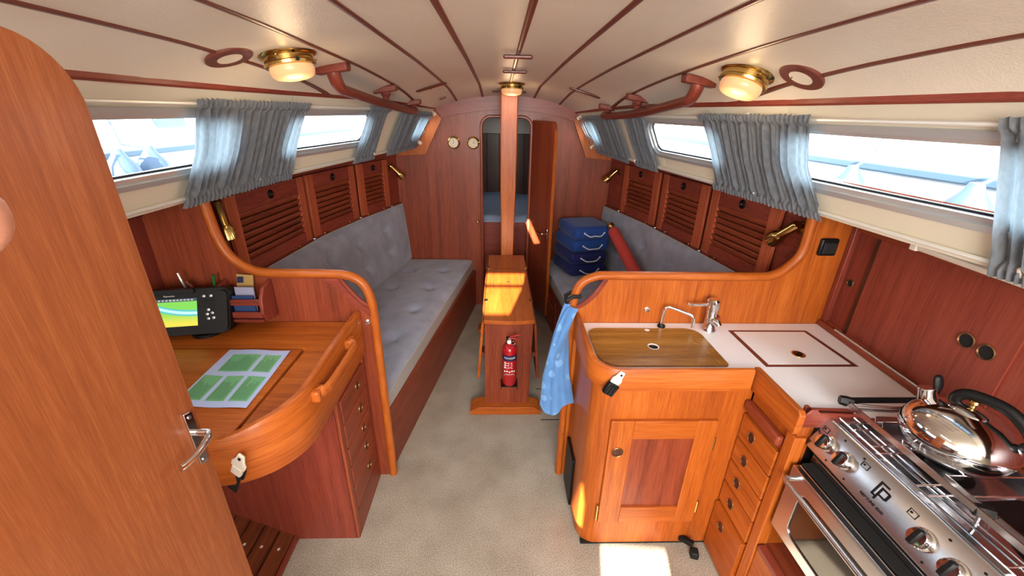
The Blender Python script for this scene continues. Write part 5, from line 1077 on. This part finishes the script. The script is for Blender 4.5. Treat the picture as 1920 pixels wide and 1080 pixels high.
# oven door
od = obj('oven_door', MB().prism([(0.868, y, z) for y, z in ((0.955, 0.475), (SY0, 0.475), (SY0, 0.742), (0.955, 0.742))], (0.02, 0, 0), [[(0.868, y, z) for y, z in rrect(SY0 + 0.04, 0.895, 0.515, 0.69, 0.03, 5)]]), M['steel'], t, bevel=0.002)
obj('oven_window', MB().prism([(0.873, y, z) for y, z in rrect(SY0 + 0.035, 0.90, 0.51, 0.695, 0.03, 5)], (0.01, 0, 0)), M['toastglass'], od)
obj('door_edge', MB().box(0.888, 0.925, SY0, 0.955, 0.48, 0.742), M['steel'], od, bevel=0.003)
obj('vent_slot', MB().box(0.892, 0.93, SY0, 0.95, 0.746, 0.752), M['void'], od)
obj('vent_grille', MB().box(0.93, 0.952, SY0, 0.965, 0.752, 0.772), M['steel'], t, bevel=0.002)
obj('oven_recess', MB().box(0.935, 0.957, SY0, 0.97, 0.44, 0.80), M['void'], t)
obj('handle', MB().tube(bez([(0.868, 0.935, 0.705), (0.842, 0.934, 0.708), (0.833, 0.92, 0.708), (0.833, 0.87, 0.708), (0.833, 0.60, 0.708), (0.833, SY0, 0.708)], 6), 0.0085, 10), M['steel'], od, smooth=70)
obj('gimbal_plate', MB().box(0.92, 1.3, SY1 + 0.001, 0.984, 0.5, 0.895), M['blackmetal'], t)
# burners, wire grates and rails
for y in (0.80, 0.56):
    b_ = obj('burner', MB().lathe([(0.062, 0), (0.062, 0.004), (0.04, 0.008), (0.035, 0.022), (0.03, 0.026), (0, 0.027)], (1.14, y, 0.878), n=26), M['blackmetal'], t)
    obj('burner_dish', MB().lathe([(0.095, 0.0), (0.098, 0.002), (0.07, 0.0035), (0.062, 0.001)], (1.14, y, 0.878), n=30), M['steel'], b_)
obj('hob_plate', MB().prism([(x, y, 0.879) for x, y in ((1.10, 0.60), (1.25, 0.60), (1.26, 0.69), (1.24, 0.705), (1.09, 0.70))], (0, 0, 0.004)), M['blackmetal'], t, bevel=0.004)
gr = obj('grate_frame', MB().tube([(1.0, SY0 + 0.02, 0.915), (1.0, SY1 - 0.03, 0.915), (1.29, SY1 - 0.03, 0.915), (1.29, SY0 + 0.02, 0.915)], 0.003, 6, closed=True), M['chrome'], t)
for x in (0.972, 1.018): obj('grate_rod', MB().tube([(x, SY0, 0.915), (x, SY1 - 0.01, 0.915)], 0.0025, 6), M['chrome'], gr)
for y in (0.94, 0.915, 0.85, 0.825, 0.72, 0.69, 0.52, 0.49): obj('grate_rod', MB().tube([(0.972, y, 0.917), (1.06, y, 0.917), (1.075, y + (0.02 if y > 0.7 else -0.01), 0.925), (1.29, y + (0.02 if y > 0.7 else -0.01), 0.917)], 0.0025, 6), M['chrome'], gr)
rl = obj('pot_rail', MB().box(1.0, 1.004, SY0, 1.0, 0.945, 0.962), M['steel'], t); obj('pot_rail', MB().box(1.03, 1.033, SY0, 0.72, 0.942, 0.955), M['steel'], t)
obj('pot_rail', MB().box(1.0, 1.33, 0.998, 1.002, 0.946, 0.966), M['blackmetal'], t)
for p in ((1.002, 1.0, 0.954), (1.018, 0.622, 0.95)):
    obj('clamp', MB().lathe([(0.0, -0.02), (0.014, -0.018), (0.016, 0.0), (0.014, 0.016), (0, 0.018)], p, (-0.9, 0.4, 0), 6), M['black'], t)
obj('rail_arm', MB().tube([(1.01, 0.99, 0.95), (1.12, 0.965, 0.955), (1.26, 0.97, 0.955)], 0.004, 6), M['steel'], t); obj('rail_arm', MB().tube([(1.01, 0.985, 0.935), (1.14, 0.98, 0.93), (1.3, 0.985, 0.935)], 0.004, 6), M['steel'], t)
obj('rail_foot', MB().tube([(1.018, 0.622, 0.945), (1.012, 0.615, 0.90), (1.0, 0.61, 0.88)], 0.004, 6), M['steel'], t)
t = thing('fiddle_end_block', 'dark mahogany end block of the worktop beside the cooker', 'trim block', (0.96, 0.99, 0.9))
obj('block', MB().prism([(x, 0.983, z) for x, z in ((0.873, 0.87), (1.05, 0.87), (1.05, 0.918), (0.915, 0.925), (0.905, 0.938), (0.888, 0.938), (0.873, 0.92))], (0, -0.006, 0)), M['redX'], t, bevel=0.002)
obj('rear_lip', MB().prism([(x, 1.003, z) for x, z in ((0.888, 0.90), (1.05, 0.90), (1.05, 0.914), (0.91, 0.92), (0.9, 0.93), (0.888, 0.93))], (0, 0.010, 0)), M['redX'], t, bevel=0.002)
t = thing('cooker_base', 'teak board and ledge under the cooker', 'cabinet', (1.0, 0.7, 0))
obj('front_board', MB().box(0.868, 0.888, 0.2, 0.97, 0.0, 0.33), M['tekY'], t, bevel=0.003)
obj('ledge', MB().box(0.889, 1.34, 0.2, 0.983, 0.31, 0.33), M['mahY'], t)
obj('front_lip', MB().box(0.862, 0.892, 0.2, 0.965, 0.331, 0.352), M['redY'], t, bevel=0.003)
# ------------------------------------------------------------------ kettle
KX, KY, KZ = 1.165, 0.828, 0.925
t = thing('whistling_kettle', 'squat polished steel whistling kettle with black handle on the hob', 'kettle', (KX, KY, KZ))
prof = [(0.0, 0), (0.098, 0), (0.104, 0.004), (0.116, 0.03), (0.121, 0.05), (0.119, 0.066), (0.110, 0.088), (0.094, 0.108), (0.070, 0.124), (0.045, 0.132), (0.042, 0.1335)]
obj('body', MB().lathe(prof, (KX, KY, KZ), n=48), M['chrome'], t, smooth=60)
ld = obj('lid', MB().lathe([(0.043, 0.133), (0.040, 0.138), (0.02, 0.144), (0, 0.146)], (KX, KY, KZ), n=32), M['chrome'], t, smooth=60)
obj('lid_knob', MB().lathe([(0.006, 0.145), (0.006, 0.152), (0.011, 0.157), (0.009, 0.164), (0, 0.166)], (KX, KY, KZ), n=16), M['brass'], ld)
sd_ = V((-0.35, 0.94, 0)).normalized(); sp0 = V((KX, KY, KZ + 0.095)) + sd_ * 0.078
sp = obj('spout', MB().lathe([(0.026, -0.02), (0.022, 0.01), (0.0195, 0.04), (0.021, 0.044), (0.021, 0.05), (0.017, 0.05), (0, 0.046)], sp0, V((0, 0, 1)) + sd_ * 0.35, 22), M['chrome'], t)
tip = sp0 + (V((0, 0, 1)) + sd_ * 0.35).normalized() * 0.05
obj('whistle_lever', MB().tube(bez([tip + V((0.018, -0.012, -0.012)), tip + V((0.018, -0.008, 0.012)), tip + V((0.012, -0.002, 0.04))], 5), [0.007, 0.008, 0.01, 0.011, 0.012, 0.013, 0.013, 0.013, 0.012, 0.011, 0.007], 10, flat=(1, 0.7)), M['black'], sp)
hp = bez([V((KX, KY, KZ + 0.125)) + sd_ * 0.045 + V((0.01, 0, 0)), V((KX, KY, KZ + 0.158)) + sd_ * 0.038 + V((0.012, 0, 0)), V((KX, KY, KZ + 0.172)) + sd_ * 0.008 + V((0.014, 0, 0)), V((KX, KY, KZ + 0.172)) - sd_ * 0.05 + V((0.012, 0, 0)), V((KX, KY, KZ + 0.142)) - sd_ * 0.10 + V((0.006, 0, 0)), V((KX, KY, KZ + 0.115)) - sd_ * 0.118, V((KX, KY, KZ + 0.095)) - sd_ * 0.100], 6)
n = len(hp); obj('handle', MB().tube(hp, [0.006 + 0.007 * min(1, 4 * math.sin(math.pi * i / (n - 1))) for i in range(n)], 12, flat=(0.8, 1.1)), M['black'], t, smooth=70)
for q in (hp[1], hp[-2]): obj('handle_bracket', MB().lathe([(0.012, -0.012), (0.010, 0.0), (0.006, 0.008), (0, 0.009)], q - V((0, 0, 0.006)), (0, 0, 1), 12), M['chrome'], t)
# ------------------------------------------------------------------ blue cushions and red tube on the right settee
def sq_cushion(cx, cy, z0, hx_, hy_, h, rot, m, label, i):
    t = thing('boat_cushion', label, 'cushion', (cx, cy, z0), 'stack of blue boat cushions'); ca, sa = math.cos(rot), math.sin(rot)
    def W(x, y, z): return V((cx + x * ca - y * sa, cy + x * sa + y * ca, z0 + z))
    def fn(u, v):
        a = 2 * math.pi * u; c_, s_ = math.cos(a), math.sin(a); pw = 0.22
        x = math.copysign(abs(c_) ** pw, c_); y = math.copysign(abs(s_) ** pw, s_); b = math.pi * (v - 0.5); k = max(0.0, math.cos(b)) ** 0.20; zz = math.sin(b)
        return W(x * hx_ * k, y * hy_ * k, h / 2 + h / 2 * math.copysign(abs(zz) ** 0.6, zz))
    obj('cover', MB().grid(fn, 96, 30, wrap=True), m, t, smooth=80)
    a = W(-0.085, -hy_ * 0.985, h * 0.55); b = W(0.09, -hy_ * 0.985, h * 0.52); mid = W(0.0, -hy_ * 1.06, h * 0.22 + 0.004 * i); q = W(-0.04, -hy_ * 1.05, h * 0.3); r = W(0.055, -hy_ * 1.05, h * 0.3)
    hd = obj('rope_handle', MB().tube(bez([a, q, mid, r, b], 6), 0.0048, 8), M['rope'], t, smooth=70)
    for p in (a, b): obj('rope_knot', MB().lathe([(0, -0.008), (0.008, -0.004), (0.008, 0.004), (0, 0.008)], p, (0, 1, 0), 10), M['rope'], hd)
zz = 0.490
for i, (m, dx, rt_, lb) in enumerate(((M['navy'], 0.0, -0.02, 'navy blue boat cushion with rope handle at the bottom of the stack'), (M['navy'], 0.005, -0.05, 'navy blue boat cushion with rope handle, second from the bottom of the stack'), (M['blue'], 0.012, -0.04, 'blue boat cushion with rope handle, second from the top of the stack'), (M['blue'], 0.028, -0.10, 'bright blue boat cushion with rope handle on top of the stack'))):
    sq_cushion(0.632 + dx, 3.415, zz, 0.172, 0.195, 0.108, rt_ + 0.34, m, lb, i); zz += 0.106
t = thing('red_tube', 'long red canvas tube with a brass knob leaning on the right settee', 'tube', (0.93, 2.8, 0.5))
A_, B_ = V((0.845, 3.18, 0.900)), V((0.965, 2.30, 0.545)); d = (A_ - B_).normalized()
obj('sleeve', MB().lathe([(0, 0), (0.042, 0), (0.044, 0.01), (0.044, (A_ - B_).length - 0.01), (0.040, (A_ - B_).length), (0, (A_ - B_).length)], B_, d, 22), M['tube'], t)
obj('socket', MB().lathe([(0.018, 0), (0.018, 0.02), (0.022, 0.022), (0.022, 0.03), (0.012, 0.034), (0, 0.034)], A_, d, 16), M['chrome'], t)
obj('knob', MB().lathe([(0.012, 0.03), (0.026, 0.042), (0.034, 0.058), (0.030, 0.075), (0.016, 0.086), (0, 0.088)], A_, d, 20), M['brass'], t)
# ------------------------------------------------------------------ the photographer's hand beside the lens
cl = cam.matrix_world
def CP(x, y, z): return cl @ V((x, y, z))            # metres right, up and behind the lens
e = []; vs = []; rad = []
def jn(p, r, par_=None):
    vs.append(CP(*p)); rad.append(r)
    if par_ is not None: e.append((par_, len(vs) - 1))
    return len(vs) - 1
palm = jn((-0.235, -0.02, 0.05), 0.030)
k1 = jn((-0.215, 0.015, 0.02), 0.017, palm)
i1 = jn((-0.205, 0.022, -0.03), 0.0105, k1); i2 = jn((-0.185, 0.020, -0.075), 0.0095, i1); i3 = jn((-0.145, 0.0160, -0.092), 0.0118, i2); i4 = jn((-0.118, 0.0148, -0.0935), 0.0102, i3)
for dy, dx in ((-0.008, -0.006), (-0.03, -0.008), (-0.05, -0.004)):
    a1 = jn((-0.23 + dx, -0.01 + dy, 0.0), 0.013, palm); a2 = jn((-0.225 + dx, -0.012 + dy * 1.05, -0.04), 0.0098, a1); a3 = jn((-0.20 + dx, -0.012 + dy * 1.05, -0.058), 0.009, a2); a4 = jn((-0.182 + dx, -0.012 + dy * 1.05, -0.04), 0.008, a3)
th = jn((-0.20, -0.03, 0.07), 0.015, palm); th2 = jn((-0.17, -0.015, 0.075), 0.011, th); jn((-0.14, 0.0, 0.07), 0.009, th2)
wr = jn((-0.20, -0.06, 0.13), 0.026, palm); fa = jn((-0.12, -0.15, 0.26), 0.034, wr); jn((-0.05, -0.22, 0.36), 0.042, fa)
me = bpy.data.meshes.new('person_hand'); me.from_pydata([tuple(p) for p in vs], e, []); me.materials.append(M['skin'])
ho = bpy.data.objects.new('person', me); COL.objects.link(ho); tag(ho, 'fingertip of the person holding the camera, at the left edge', 'person')
sm = ho.modifiers.new('skin', 'SKIN'); sm.use_smooth_shade = True
for i, sv in enumerate(me.skin_vertices[0].data): sv.radius = (rad[i], rad[i]); sv.use_root = (i == 0)
ss = ho.modifiers.new('sub', 'SUBSURF'); ss.levels = 2; ss.render_levels = 2
